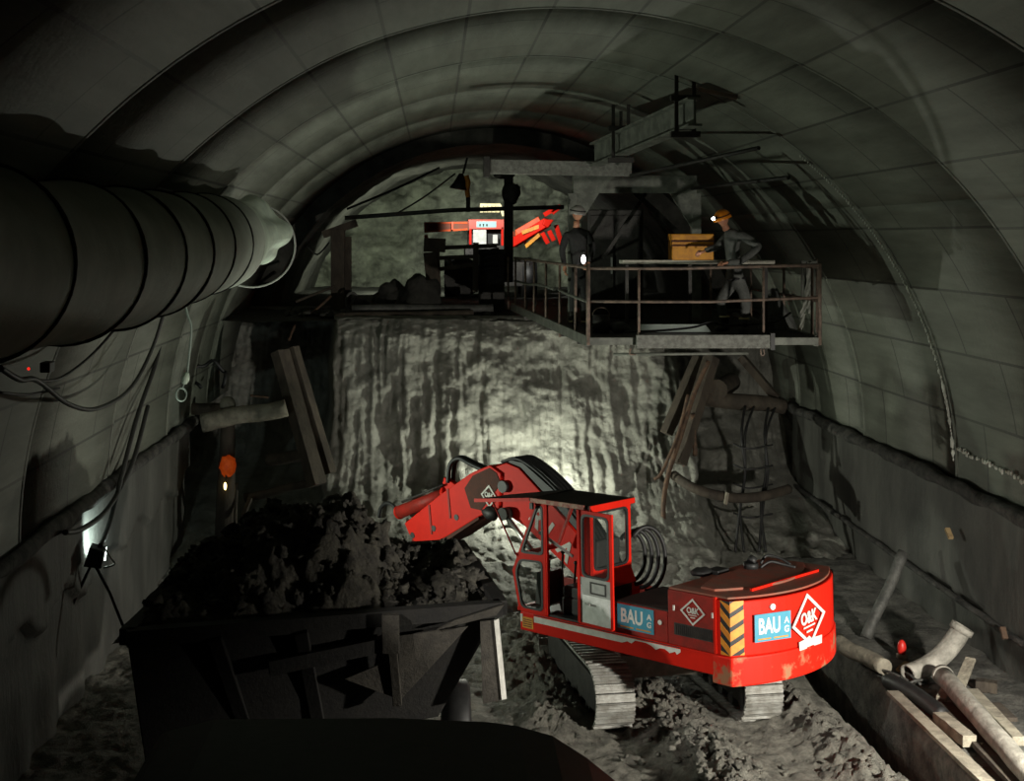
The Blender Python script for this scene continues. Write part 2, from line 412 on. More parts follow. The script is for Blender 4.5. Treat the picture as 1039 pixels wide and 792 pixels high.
# ------------------------------------------------------------------ excavator
Rm = Matrix(((-0.69846039,0.71478544,-0.03514061),(-0.71553449,-0.69838377,0.01644699),(-0.01278556,0.03663189,0.99924703))).transposed()
EX = Matrix.Translation((2.833,17.199,0)) @ Rm.to_4x4()
ex = thing('excavator', 'red tracked excavator standing on the mud in front of the rock face', 'excavator', mtx=EX)
WD = 1.15
def arcpt(v): return -.24-math.sqrt(max(0, 2.06**2-v*v))          # rear curve u(v)
rear = [(arcpt(1.15-2.3*i/20), 1.15-2.3*i/20) for i in range(21)]
def L3(u, v, w): return V((u, v, w))
# revolving frame
b = MB(); b.prism([L3(u,v,.99) for u,v in [(1.24,1.15),(-1.80,1.15)]]+[L3(-1.80,-1.15,.99), L3(1.24,-1.15,.99)], (0,0,.24))
b.build('revolving_frame', M['red'], ex, True, .012)
# counterweight : curved skirt + upper
b = MB(); b.prism([L3(u-.02,v*1.005,.90+.0) for u,v in rear]+[L3(-1.7,-1.15,.90),L3(-1.7,1.15,.90)], (0,0,.33))
b.build('counterweight_skirt', M['redmud'], ex, True, .02)
b = MB(); b.prism([L3(u,v,1.232) for u,v in rear]+[L3(-1.72,-1.15,1.232),L3(-1.72,1.15,1.232)], (0,0,.62))
cwt = b.build('counterweight', M['red'], ex, True, .015)
# engine hood
b = MB(); b.prism([L3(-1.10,1.15,1.232),L3(-1.74,1.15,1.232),L3(-1.74,1.15,1.87),L3(-1.10,1.15,1.87)], (0,-.85,0))
hood_side = b.build('hood_side_panel', M['redd'], ex, True, .012)
b = MB(); b.prism([L3(-.98,.30,1.232),L3(-1.74,.30,1.232),L3(-1.74,.30,1.87),L3(-.98,.30,1.87)], (0,-1.43,0))
b.build('engine_housing', M['redd'], ex, True, .012)
b = MB(); b.prism([L3(u+.03,v*.985,1.872) for u,v in rear]+[L3(-1.05,-1.12,1.872),L3(-1.05,.28,1.872),L3(-1.11,.28,1.872),L3(-1.11,1.14,1.872)], (0,0,.025))
top = b.build('hood_top', M['reddirt'], ex, True, .008)
b = MB(); b.prism([L3(u+.30,v*.86,1.897) for u,v in rear]+[L3(-1.25,-.95,1.897),L3(-1.25,.4,1.897),L3(-1.45,.98,1.897)], (0,0,.03))
b.build('hood_lid', M['reddirt'], top, True, .01)
b = MB()
b.beam(L3(-1.95,.7,1.915), L3(-1.98,-.75,1.915), .03, .03); b.build('lid_edge', M['red'], top, True)
b = MB(); b.tube([L3(-1.35,-.25,1.93),L3(-1.35,-.25,2.0)], .09, 14); b.tube([L3(-1.35,-.25,2.0),L3(-1.36,-.3,2.06)], [.06,.05], 12)
b.build('exhaust_stub', M['black'], ex, True)
b = MB(); b.tube(smoothpath([L3(-1.3,-.55,1.93),L3(-1.35,-.62,2.03),L3(-1.5,-.7,2.0),L3(-1.62,-.72,1.94)]), .018, 8)
b.tube(smoothpath([L3(-1.42,-.35,1.93),L3(-1.5,-.45,2.0),L3(-1.62,-.55,1.97),L3(-1.75,-.62,1.94)]), .018, 8)
b.build('hood_hose', M['black'], ex, True)
b = MB(); b.box(-1.2,-1.02,.0,.24,1.87,1.95); b.ball(L3(-1.0,.3,1.92), .12, 10, 6, (1,1.4,.45), .3); b.build('filler_cover', M['black'], ex, True, .01)
# box between cab and hood
b = MB(); b.prism([L3(-.30,1.14,1.232),L3(-1.09,1.14,1.232),L3(-1.09,1.14,1.60),L3(-.30,1.14,1.60)], (0,-1.0,0))
tank = b.build('tank_box', M['redd'], ex, True, .01)
b = MB(); b.box(-1.10,-.30,.14,1.13,1.602,1.615); b.build('tank_top', M['roofbrown'], tank, True)
# grille, plates
b = MB()
b.box(-1.72,-1.19,1.15,1.156,1.36,1.50); g = b.build('vent_grille', M['darkm'], ex, True)
b = MB()
for i in range(18): b.box(-1.70+i*.028,-1.69+i*.028,1.155,1.162,1.37,1.49)
b.build('grille_bars', M['roofbrown'], g, True)
b = MB(); b.box(-1.775,-1.745,1.14,1.165,1.24,1.88); b.build('panel_edge', M['red'], hood_side, True)
b = MB(); b.tube([L3(-.98,1.14,1.46),L3(-.98,1.152,1.46)], .028, 14); b.build('round_reflector', M['white'], ex, True)
# white strip with torn lower edge
b = MB(); pts = [(1.0,1.20),(-.95,1.20),(-1.27,1.20),(-1.27,1.165),(-1.22,1.13),(-1.20,1.16),(-1.12,1.13),(-1.05,1.165),(-.98,1.16),(-.92,1.13),(-.86,1.165),(-.78,1.185),(-.62,1.185),(-.56,1.14),(-.50,1.155),(-.42,1.125),(1.0,1.125)]
n = len(pts)
for i in range(0, 1): b.prism([L3(u,1.151,w) for u,w in pts], (0,.006,0))
b.build('white_strip', M['white'], ex, True)
b = MB(); b.box(-1.27,1.0,1.15,1.162,1.214,1.222); b.build('strip_line', M['roofbrown'], ex, True)
b = MB(); b.box(1.02,1.2,1.15,1.157,1.03,1.17); pl = b.build('yellow_plate', M['plate'], ex, True)
b = MB()
for i in range(4): b.box(1.04,1.18,1.157,1.159,1.05+i*.028,1.06+i*.028)
b.build('plate_lines', M['rust'], pl, True)
b = MB(); b.box(1.20,1.235,1.15,1.157,1.10,1.20); b.build('white_mark', M['white'], ex, True)

# chevrons : both faces of the two rear corners
def stripes(sgn):
    bl = MB(); yl = MB()
    yb, yt = 1.25, 1.86
    def rp(v, w, o): return L3(arcpt(v)-o, v*sgn, w)
    side = [L3(-1.83,1.152*sgn,w) for w in (yb,yt)]+[L3(-1.955,1.152*sgn,w) for w in (yt,yb)]
    bl.prism(side, (0,.004*sgn,0))
    for i in range(6):
        v0, v1 = 1.15-.024*i, 1.15-.024*(i+1)
        bl.add([rp(v0,yb,.004),rp(v1,yb,.004),rp(v1,yt,.004),rp(v0,yt,.004)], [(0,1,2,3)])
    P = .160
    for k in range(-1, 6):
        w0 = yb+k*P                                   # low point of the V is at the corner
        def cl(w): return max(yb, min(yt, w))
        a = [(-1.83, w0+.12),(-1.955, w0),(-1.955, w0+.085),(-1.83, w0+.205)]
        a = [(u, cl(w)) for u, w in a]
        if max(w for _, w in a)-min(w for _, w in a) > .02:
            yl.prism([L3(u,1.157*sgn,w) for u, w in a], (0,.003*sgn,0))
        for i in range(6):
            v0, v1 = 1.15-.024*i, 1.15-.024*(i+1)
            q0, q1 = w0+.09*i/6, w0+.09*(i+1)/6
            c = [cl(q0), cl(q1), cl(q1+.105), cl(q0+.105)]
            if max(c)-min(c) > .01:
                yl.add([rp(v0,c[0],.008),rp(v1,c[1],.008),rp(v1,c[2],.008),rp(v0,c[3],.008)], [(0,1,2,3)])
    o = bl.build('hazard_panel', M['black'], ex, True); yl.build('hazard_stripes', M['stripe'], o, True)
stripes(1); stripes(-1)

def sign_frame(c, right, up, pts, name, m, parent, t=.006):
    right, up = V(right).normalized(), V(up).normalized(); nrm = right.cross(up)
    b = MB(); b.prism([V(c)+right*x+up*y for x, y in pts], nrm*t); return b.build(name, m, parent, True)
def ok_badge(c, right, up, r, parent, tilt=0.0, bar=.2, sq=1.0):
    right, up = V(right).normalized(), V(up).normalized(); nrm = right.cross(up)
    R2 = Matrix.Rotation(tilt, 3, nrm); right, up = R2 @ right, R2 @ up
    D = [(1,0),(0,1),(-1,0),(0,-1)]
    b = MB(); b.ring([V(c)+right*x*r*sq+up*y*r for x,y in D], [V(c)+right*x*r*sq*(1-bar)+up*y*r*(1-bar) for x,y in D], nrm*.008)
    o = b.build('diamond_emblem', M['white'], parent, True)
    text('O&K', r*.62, V(c)+nrm*.004+up*r*.08, right, up, 'emblem_letters', M['white'], o, sx=.82)
    b = MB(); q = V(c)-up*r*.24
    b.hexa([q+right*x*r*.34*sq+up*y*r*.03+nrm*z for z in (.002,.007) for x,y in ((-1,-1),(1,-1),(1,1),(-1,1))])
    q = V(c)-up*r*.42; b.hexa([q+right*x*r*.18*sq+up*y*r*.035+nrm*z for z in (.002,.007) for x,y in ((-1,-1),(1,-1),(1,1),(-1,1))])
    b.build('emblem_line', M['white'], o, True)
    return o
def bau(c, right, up, w, h, parent, tilt=0., frac=1.0):
    right, up = V(right).normalized(), V(up).normalized(); nrm = right.cross(up)
    R2 = Matrix.Rotation(tilt, 3, nrm); right, up = R2 @ right, R2 @ up
    o = sign_frame(c, right, up, [(-w/2,-h/2),(w/2,-h/2),(w/2,h/2),(-w/2,h/2)], 'builder_sign', M['blue'], parent)
    e = V(c)+nrm*.006
    text('BAU', h*.78, e-right*w*.10+up*h*.03, right, up, 'sign_letters', M['white'], o, sx=.78*w/h/1.9)
    text('A', h*.32, e+right*w*.38+up*h*.17, right, up, 'sign_letters', M['white'], o)
    text('G', h*.32, e+right*w*.38-up*h*.15, right, up, 'sign_letters', M['white'], o)
    b = MB()
    for k, (x0, x1) in enumerate(((-.42,-.06),(.02,.42))):
        b.hexa([e+right*x*w+up*y*h+nrm*z for z in (0,.002) for x, y in ((x0,-.43),(x1,-.43),(x1,-.38),(x0,-.38))])
    b.build('sign_rule', M['plate'], o, True)
    return o
def rear_basis(v, o=.002):
    a = math.asin(v/2.06)                              # outward normal in (u,v)
    nrm = V((-math.cos(a), math.sin(a), 0)); right = V((0,0,1)).cross(nrm) ; right = nrm.cross(V((0,0,1)))*-1
    return V((arcpt(v),v,0))+nrm*o, right, nrm
for v, kind in ((.66,'bau'),(.06,'ok')):
    p, r, nn = rear_basis(v, .012)
    if kind == 'bau': bau(p+V((0,0,1.535)), r, (0,0,1), .52, .31, ex, -.01)
    else: ok_badge(p+V((0,0,1.52)), r, (0,0,1), .31, ex, math.radians(5), .16, 1.15)
p, r, nn = rear_basis(.03, .012)
o = sign_frame(p+V((0,0,1.25)), r, (0,0,1), [(-.24,-.05),(.24,-.05),(.25,.045),(.02,.05),(-.03,.085),(-.1,.06),(-.25,.05)], 'paper_strip', M['white'], cwt)
p, r, nn = rear_basis(.66, .0)
b = MB(); q = p+V((0,0,1.76)); b.tube([q, q+nn*.03], .035, 14); b.build('filler_cap', M['white'], cwt, True)
ok_badge(L3(-1.455,1.153,1.66), (-1,0,0), (0,0,1), .155, ex, 0, .17, 1.12)
b = MB(); b.box(-1.205,-1.185,1.15,1.17,1.64,1.70); b.box(-1.74,-1.72,1.15,1.17,1.64,1.70); b.build('panel_latch', M['white'], hood_side, True)
bau(L3(-.62,1.142,1.44), (-1,0,0), (0,0,1), .54, .29, ex)

# ---- cab
VI = .33
cabr = thing('cab', None, None); cabr.parent = ex
def side_pt(p, v=WD): return L3(p[0], v, p[1])
def rounded(poly, inset, rad, k=4):
    """outer corners repeated k times, inner corners inset and rounded"""
    n = len(poly); out = []; inn = []
    P = [V((p[0], p[1])) for p in poly]
    cen = sum(P, V((0,0)))/n
    lines = []
    for i in range(n):
        a, c = P[i], P[(i+1)%n]; d = (c-a).normalized(); nn = V((-d.y, d.x))
        if nn.dot(cen-a) < 0: nn = -nn
        lines.append((a+nn*inset, d))
    C = []
    for i in range(n):
        (p, d), (q, e) = lines[i-1], lines[i]
        den = d.x*e.y-d.y*e.x; t = ((q.x-p.x)*e.y-(q.y-p.y)*e.x)/den
        C.append(p+d*t)
    for i in range(n):
        a, c, e = C[i-1], C[i], C[(i+1)%n]
        p0 = c+(a-c).normalized()*min(rad, (a-c).length*.45); p1 = c+(e-c).normalized()*min(rad, (e-c).length*.45)
        for j in range(k):
            t = j/(k-1); inn.append((p0*(1-t)*(1-t)+c*2*t*(1-t)+p1*t*t)); out.append(P[i])
    return out, inn
def window(poly, fn, nrm, inset, rad, parent, m, thick=.05, glaze=True, name='window_frame'):
    o, i = rounded(poly, inset, rad); nrm = V(nrm)
    b = MB(); b.ring([fn(p) for p in o], [fn(p) for p in i], -nrm*thick); fo = b.build(name, m, parent, True)
    o2, i2 = rounded([tuple(p) for p in poly], inset+.028, rad)
    b = MB(); b.ring([fn(p)+nrm*.006 for p in i], [fn(p)+nrm*.006 for p in i2], -nrm*.03); b.build('rubber_seal', M['black'], parent, True)
    if glaze:
        b = MB(); b.prism([fn(p)-nrm*.012 for p in i], -nrm*.006); b.build('pane', M['glass'], parent, True)
    return fo
sp = lambda p: L3(p[0], WD, p[1])
low = [(.80,1.97),(1.275,1.95),(1.37,1.74),(1.26,1.235),(.80,1.235)]
window(low, sp, (0,1,0), .045, .07, cabr, M['red'])
up_ = [(.80,2.66),(.955,2.66),(1.275,1.95),(.80,1.97)]
window(up_, sp, (0,1,0), .03, .06, cabr, M['red'])
# far side (right hand) openings : frame only plus panes
fp = lambda p: L3(p[0], VI, p[1])
b = MB(); b.beam(fp((.955,2.64)),fp((1.275,1.95)),.035,.035); b.build('far_pillar', M['redd'], cabr, True)
b = MB(); b.beam(fp((.06,2.64)),fp((.955,2.64)),.04,.05); b.build('far_header', M['redd'], cabr, True)
b = MB()
b.prism([fp((.05,1.55)),fp((1.3,1.55)),fp((1.26,1.235)),fp((.05,1.235))], (0,.04,0)); b.build('inner_side_panel', M['redd'], cabr, True)
b = MB()
b.beam(L3(.80,1.12,1.235), L3(.80,1.12,2.66), .05, .05); b.build('door_post', M['red'], cabr, True, .006)
b = MB(); b.beam(L3(.215,1.12,1.235), L3(.215,1.12,2.66), .05, .05); b.build('door_post', M['red'], cabr, True, .006)
# rear corner panel and rear window wall
b = MB(); b.box(.05,.215,1.10,1.15,1.235,2.66); b.build('rear_pillar', M['red'], cabr, True, .006)
rp_ = lambda p: L3(.05, p[0], p[1])
window([(WD,2.68),(VI,2.68),(VI,1.84),(WD,1.84)], rp_, (-1,0,0), .055, .09, cabr, M['red'])
b = MB(); b.prism([rp_((WD,1.84)),rp_((VI,1.84)),rp_((VI-.10,1.64)),rp_((WD,1.64))], (.05,0,0)); b.build('rear_lower_panel', M['red'], cabr, True, .004)
b = MB(); b.box(.05,.10,VI,WD,1.235,1.64); b.build('rear_bulkhead', M['roofbrown'], cabr, True)
b = MB(); b.beam(L3(.955,VI,2.66),L3(.955,WD,2.66),.05,.05); b.beam(L3(1.275,VI,1.95),L3(1.275,WD,1.95),.05,.05); b.beam(L3(1.26,VI,1.26),L3(1.26,WD,1.26),.05,.05)
b.build('front_frame', M['red'], cabr, True)
b = MB(); b.prism([L3(.965,VI+.03,2.64),L3(1.265,VI+.03,1.97),L3(1.265,WD-.05,1.97),L3(.965,WD-.05,2.64)], (.006,0,.003)); b.build('windscreen', M['glass'], cabr, True)
b = MB(); b.box(.06,1.25,VI+.02,WD-.02,1.235,1.26); b.build('cab_floor', M['black'], cabr, True)
# roof with worn edge and forward visor
b = MB(); b.box(.02,1.0,VI-.03,WD+.03,2.665,2.72); roof = b.build('roof', M['roofbrown'], cabr, True, .008)
b = MB(); b.box(.10,1.0,WD+.03,WD+.055,2.665,2.725); b.build('roof_edge', mat('worn_roof_edge',(.55,.36,.26),(.40,.08,.05),.6,scale=14), cabr, True, .005)
b = MB(); b.box(-.005,.02,VI-.03,WD+.05,2.655,2.725); b.build('rear_roof_edge', M['red'], cabr, True, .005)
b = MB(); b.prism([L3(1.0,WD+.04,2.70),L3(2.02,WD+.0,2.575),L3(1.7,.8,2.63),L3(1.0,VI,2.72)], (0,0,.018)); vis = b.build('visor', M['roofbrown'], cabr, True)
b = MB(); b.beam(L3(1.0,WD+.045,2.70),L3(2.03,WD+.005,2.575),.03,.045); b.build('visor_edge', M['red'], cabr, True)
b = MB(); b.tube([L3(1.72,WD-.01,2.60),L3(1.29,WD+.01,1.95)], .011, 8); b.build('visor_stay', M['redd'], cabr, True)
b = MB(); b.box(.95,1.0,WD+.03,WD+.06,2.58,2.66); b.build('visor_hinge', M['black'], cabr, True)
# door folded back
dp = lambda p: L3(p[0], WD+.045+(p[0]-.2)*-.05, p[1])
door = thing('door', None, None); door.parent = ex
window([(.20,2.66),(-.335,2.655),(-.335,1.80),(.20,1.80)], dp, (0,1,0), .04, .08, door, M['red'], .03)
b = MB(); b.prism([dp((.20,1.82)),dp((-.335,1.82)),dp((-.335,1.27)),dp((.20,1.27))], (0,-.02,0)); b.build('door_panel', M['cream'], door, True)
b = MB(); b.prism([dp((.20,1.84))+V((0,.001,0)),dp((-.31,1.84))+V((0,.001,0)),dp((-.31,1.625))+V((0,.001,0)),dp((.14,1.625))+V((0,.001,0))], (0,.004,0)); b.build('door_lining', M['grey'], door, True)
b = MB(); b.ring([dp(p)+V((0,.005,0)) for p in ((.02,1.80),(-.24,1.80),(-.24,1.65),(.02,1.65))],[dp(p)+V((0,.005,0)) for p in ((0,1.78),(-.22,1.78),(-.22,1.67),(0,1.67))],(0,.006,0)); b.build('lock_plate', M['darkm'], door, True)
b = MB(); b.beam(dp((.20,1.27)),dp((.20,2.66)),.03,.04); b.beam(dp((-.335,1.27)),dp((-.335,2.66)),.03,.04); b.beam(dp((.20,1.27)),dp((-.335,1.27)),.03,.02); b.build('door_edge', M['red'], door, True)
b = MB(); b.tube([dp((.10,1.52))+V((0,.02,0)),dp((.0,1.52))+V((0,.03,0))], .012, 8); b.build('door_handle', M['grey'], door, True)
# interior
b = MB(); b.box(.18,.68,.5,.98,1.26,1.48); b.box(.18,.66,.5,.98,1.48,1.62); b.prism([L3(.12,.5,1.6),L3(.26,.5,1.6),L3(.18,.5,2.25),L3(.08,.5,2.25)], (0,.48,0)); b.build('operator_seat', M['foam'], cabr, True, .03)
b = MB()
for u, v, w in ((.95,.62,1.95),(.98,.85,1.92),(.85,.48,1.8)): b.tube([L3(u+.05,v,1.26),L3(u,v,w)], .014, 8); b.ball(L3(u,v,w), .028, 8, 6)
b.build('control_lever', M['black'], cabr, True)
b = MB(); b.prism([L3(.98,.55,1.3),L3(1.16,.55,1.3),L3(1.12,.55,1.72),L3(1.0,.55,1.72)], (0,.4,0)); b.build('control_console', M['darkm'], cabr, True, .01)
b = MB(); b.beam(L3(1.05,.9,1.86),L3(.85,.9,1.93),.10,.015); b.tube([L3(1.05,.9,1.3),L3(.98,.9,1.88)], .014, 8); b.build('pedal_plate', M['green'], cabr, True)
b = MB(); b.tube(smoothpath([L3(4.70,.1,1.93),L3(4.80,.1,2.06),L3(4.96,.1,2.09),L3(5.10,.1,2.0),L3(5.15,.1,1.85)]), .03, 8); b.build('bucket_hose', M['black'], ex, True)
b = MB(); b.beam(L3(.93,WD-.04,2.28),L3(.50,WD-.2,2.0),.03,.03); b.build('wiper_arm', M['grey'], cabr, True)

# ---- boom (heavy box section), second section, cylinders
BV = .19
def bpl(pts, name, m, v0=BV, v1=-BV, parent=ex, bev=.012):
    b = MB(); b.prism([L3(u,v0,w) for u,w in pts], (0,v1-v0,0)); return b.build(name, m, parent, True, bev)
boom = bpl([(.35,1.15),(.55,1.10),(.95,1.45),(1.55,1.83),(2.0,2.10),(2.50,2.28),(2.82,2.17),(2.95,2.55),(2.62,2.86),(2.34,2.95),(2.10,2.90),(1.55,2.50),(.60,1.75),(.30,1.45)], 'boom', M['red'])
b = MB(); b.prism([L3(u,-.16,w) for u,w in ((2.34,2.955),(2.10,2.905),(1.5,2.47),(.7,1.83),(.7,1.93),(1.5,2.66),(2.05,2.98),(2.30,3.0))], (0,.32,0)); b.build('boom_hose_bundle', M['black'], boom, True, .01)
b = MB()
for k in range(5):
    o = -.15+.075*k
    b.tube(smoothpath([L3(2.45,o,2.95),L3(2.1,o,3.01),L3(1.5,o,2.70),(L3(.9,o,2.15)),L3(.5,o,1.6)]), .025, 7)
b.build('boom_hoses', M['black'], boom, True)
for i, (ch, u, w) in enumerate((('R',1.78,2.24),('L',1.53,2.06),('A',1.27,1.86))):
    d = V((-.77,0,-.64)).normalized(); upv = V((-.64*1,0,.77)).normalized()*1
    text(ch, .36, L3(u,BV+.003,w), d, V((0,1,0)).cross(d), 'boom_letter', M['white'], boom)
arm = bpl([(2.40,2.80),(2.62,2.90),(2.98,2.76),(3.6,2.40),(4.42,1.86),(4.33,1.72),(4.08,1.50),(3.5,1.78),(2.85,2.14),(2.45,2.3)], 'arm', M['red'], .235, -.235)
b = MB(); b.prism([L3(u,.236,w) for u,w in ((3.12,2.52),(2.95,2.72),(2.62,2.86),(2.48,2.80),(2.40,2.66),(2.62,2.42),(2.80,2.24),(3.0,2.25))], (0,.008,0)); b.build('joint_cover', M['rust'], arm, True)
b = MB(); b.tube([L3(2.36,.2,2.62),L3(2.36,.26,2.62)], .085, 18); b.build('pivot_pin', M['black'], boom, True)
ok_badge(L3(2.62,.25,2.46), (-.97,0,-.1), (0,0,1), .16, ex, 0, .2)
b = MB(); b.prism([L3(u,.237,w) for u,w in ((4.08,1.50),(3.5,1.78),(2.85,2.14),(2.85,2.10),(3.5,1.72),(4.10,1.46))], (0,-.474,0)); b.build('wear_strip', M['rust'], arm, True)
for u, w in ((4.24,1.70),(3.78,1.86),(3.30,2.08)):
    b = MB(); b.tube([L3(u,.23,w),L3(u,.243,w)], .045, 14); b.build('pin_hole', M['black'], arm, True)
for u, w in ((3.82,2.02),(3.42,2.30)):
    b = MB(); b.beam(L3(u,.24,w-.25),L3(u+.05,.24,w+.18),.035,.012,up=(0,1,0)); b.build('arm_strap', M['redd'], arm, True)
# bucket cylinder above the arm
b = MB(); b.tube([L3(3.62,0.1,2.38),L3(4.66,0.1,1.985)], .10, 20); cyl = b.build('arm_cylinder', M['redd'], ex, True)
b = MB(); b.tube([L3(4.66,.1,1.985),L3(4.69,.1,1.973)], .105, 20); b.tube([L3(3.60,.1,2.39),L3(3.66,.1,2.365)], .115, 20); b.build('cylinder_collar', M['red'], cyl, True)
b = MB(); b.tube([L3(3.60,.2,2.52),L3(4.5,.2,2.17)], .018, 8); b.build('cylinder_pipe', M['darkm'], cyl, True)
b = MB(); b.beam(L3(3.66,.1,2.2),L3(3.52,.1,2.58),.25,.10,up=(0,1,0)); b.build('cylinder_mount', M['red'], arm, True, .01)
for k in range(2):
    o = .05+.1*k
    b = MB(); b.tube(smoothpath([L3(3.55,o,2.55),L3(3.50,o,2.82),L3(3.36-.04*k,o,2.93),L3(3.12,o,2.88),L3(2.8,o,2.80)]), .035, 9); b.build('arm_hose', M['black'], arm, True)
# boom cylinder
b = MB(); b.tube([L3(.85,.30,1.10),L3(1.55,.29,1.60)], .07, 16); bc = b.build('boom_cylinder', M['darkm'], ex, True)
b = MB(); b.tube([L3(1.55,.29,1.60),L3(2.3,.27,2.25)], .035, 14); b.build('piston_rod', M['steel'], bc, True)
b = MB(); b.tube([L3(2.3,.20,2.25),L3(2.3,.33,2.25)], .09, 16); b.build('rod_eye', M['darkm'], bc, True)
b = MB(); b.ball(L3(2.58,.27,2.22),.12,12,8,(1.3,.6,.8),.3); b.build('pivot_grease', M['black'], boom, True)
# dipper stick and bucket dropping behind the heap
dip = bpl([(4.30,1.80),(4.05,1.55),(4.25,.95),(4.45,.62),(4.60,.70),(4.5,1.3)], 'dipper_stick', M['redd'], .12, -.12)
b = MB(); b.prism([L3(u,-.4,w) for u,w in ((4.42,.75),(4.25,.35),(4.35,.08),(4.75,.03),(5.05,.25),(4.72,.28),(4.62,.62))], (0,.8,0)); bk = b.build('bucket', M['darkm'], ex, True, .01)
for k in range(4):
    b = MB(); b.prism([L3(5.0,-.36+.2*k,.24),L3(5.2,-.36+.2*k,.33),L3(5.03,-.36+.2*k,.30)], (0,.09,0)); b.build('bucket_tooth', M['steel'], bk, True)
# looping hoses behind the cab
for k in range(4):
    pts = []
    for j in range(26):
        a = math.radians(-95+230*j/25); r = .30+.03*k
        pts.append(L3(.22-.085*k-.30*r*math.cos(a), .12-.62*r*math.cos(a), 1.92+r*1.05*math.sin(a)))
    b = MB(); b.tube(pts, .028, 8); b.build('hydraulic_hose', M['black'], ex, True)

# ---- undercarriage (swung relative to the upper works), built in world space
inv = EX.inverted()
ud = V((-.165,.986,0)).normalized(); ul = V((-ud.y, ud.x, 0)); uc = V((2.90,17.66,0))
def U(a, l, z): return inv @ (uc + ud*a + ul*l + V((0,0,z)))
TLn, TH, TW = 2.95, .80, .49
def stadium(n):
    r = TH/2-.035; half = TLn/2-r-.04; Ltot = 4*half+2*PI*r; out = []
    for i in range(n):
        s = Ltot*i/n
        if s < 2*half: out.append((half-s, r, 0, 1))
        elif s < 2*half+PI*r:
            a = PI/2+(s-2*half)/r; out.append((-half+r*math.cos(a), r*math.sin(a), math.cos(a), math.sin(a)))
        elif s < 4*half+PI*r: out.append((-half+(s-2*half-PI*r), -r, 0, -1))
        else:
            a = -PI/2+(s-4*half-PI*r)/r; out.append((half+r*math.cos(a), r*math.sin(a), math.cos(a), math.sin(a)))
    return out
for side in (1, -1):
    lc = side*.95
    b = MB(); N = 60; st = stadium(N)
    for i in range(N):
        a, z, na, nz = st[i]; ta, tz = -nz, na
        pw = .049
        def q(da, dn, l): return U(a+ta*da+na*dn, lc+l, TH/2+.01+z+tz*da+nz*dn)
        for (d0, d1, n0, n1) in ((-pw, pw, -.012, .012), (-.045,-.024,.012,.040), (.012,.026,.012,.028)):
            c = [q(d0,n0,-TW/2),q(d1,n0,-TW/2),q(d1,n0,TW/2),q(d0,n0,TW/2),q(d0,n1,-TW/2),q(d1,n1,-TW/2),q(d1,n1,TW/2),q(d0,n1,TW/2)]
            b.hexa(c)
    tr = b.build('track', M['track'], ex, True)
    b = MB(); 
    c = [U(a,lc+l,z) for z in (.2,.6) for a,l in ((-1.1,-.15),(1.1,-.15),(1.1,.15),(-1.1,.15))]
    b.hexa(c); b.build('track_frame', M['darkm'], ex, True, .01)
    for a in (-1.07, 1.07):
        b = MB(); b.tube([U(a,lc-.12,TH/2+.01),U(a,lc+.12,TH/2+.01)], .30, 24); b.build('sprocket' if a > 0 else 'idler', M['darkm'], ex, True)
    for k in range(5):
        b = MB(); b.tube([U(-.7+.35*k,lc-.14,.16),U(-.7+.35*k,lc+.14,.16)], .085, 14); b.build('track_roller', M['darkm'], ex, True)
b = MB(); b.hexa([U(a,l,z) for z in (.42,.72) for a,l in ((-.55,-.85),(.55,-.85),(.55,.85),(-.55,.85))]); b.build('chassis', mat('muddy_chassis',(.30,.28,.23),(.18,.17,.14),.8,scale=5,bump=.5), ex, True, .02)
b = MB(); b.tube([U(0,0,.7),U(0,0,1.0)], .55, 32); b.build('swing_ring', M['darkm'], ex, True)

# ------------------------------------------------------------------ dump truck with its heaped load (left, in the dark)
tk = thing('dump_truck', 'dark steel dump truck loaded with spoil beside the excavator', 'truck', (-.9, 12.5, 0))
def P3(*a): return V(a)
# skip : flared steel body, Y 10.9-14.6
RIM = 2.30
def nearY(x): return 12.6+(x+2.75)*.277
def TK(x, d, z): return V((x-.277*d*.5, nearY(x)+d, z))      # d = metres behind the near rim, body slightly skewed to the drive
top_ = [TK(-2.9,0,RIM),TK(.68,0,RIM),TK(.68,2.7,RIM),TK(-2.3,2.7,RIM)]
bot_ = [TK(-2.75,.25,.95),TK(.1,.35,1.12),TK(.1,2.4,1.12),TK(-2.1,2.4,.95)]
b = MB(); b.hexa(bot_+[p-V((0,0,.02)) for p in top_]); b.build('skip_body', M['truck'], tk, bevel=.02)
b = MB()
for i in range(4): b.beam(top_[i], top_[(i+1)%4], .14, .15)
b.build('skip_rim', M['truck'], tk)
for x in (-2.1,-1.3): 
    b = MB(); b.beam(TK(x,-.07,RIM-.05), TK(x*.85,.26,1.15), .13, .10, up=(0,1,0)); b.build('skip_rib', M['truck'], tk, bevel=.008)
b = MB(); b.beam(TK(-.44,-.12,2.36), TK(-.44,-.12,1.98), .17, .10, up=(0,1,0)); b.beam(TK(-.42,-.12,2.0), TK(-.36,.0,1.42), .09, .08, up=(0,1,0)); b.build('corner_post', M['truckl'], tk, bevel=.008)
b = MB(); b.beam(TK(-1.6,-.06,1.92), TK(-.46,-.06,2.06), .10, .14); b.build('skip_waler', M['truck'], tk)
b = MB(); b.prism([TK(-.36,-.06,2.12),TK(.34,-.06,2.16),TK(-.33,.0,1.46)], (0,.03,0)); b.build('lit_corner_panel', M['truckl'], tk)  # lit triangle of the end wall, built as a paler plate
b = MB(); b.prism([TK(-.88,-.06,1.74),TK(-.46,-.06,1.88),TK(-.37,.0,1.48)], (0,.03,0)); b.build('lit_corner_panel', M['truckl'], tk)  # faint light on this panel is put into its paler colour
b = MB(); b.prism([TK(.02,-.10,2.16),TK(.62,-.10,2.26),TK(.70,-.1,2.36),TK(.2,-.1,2.24)], (0,.05,0)); b.build('spill_lip', M['truckl'], tk)
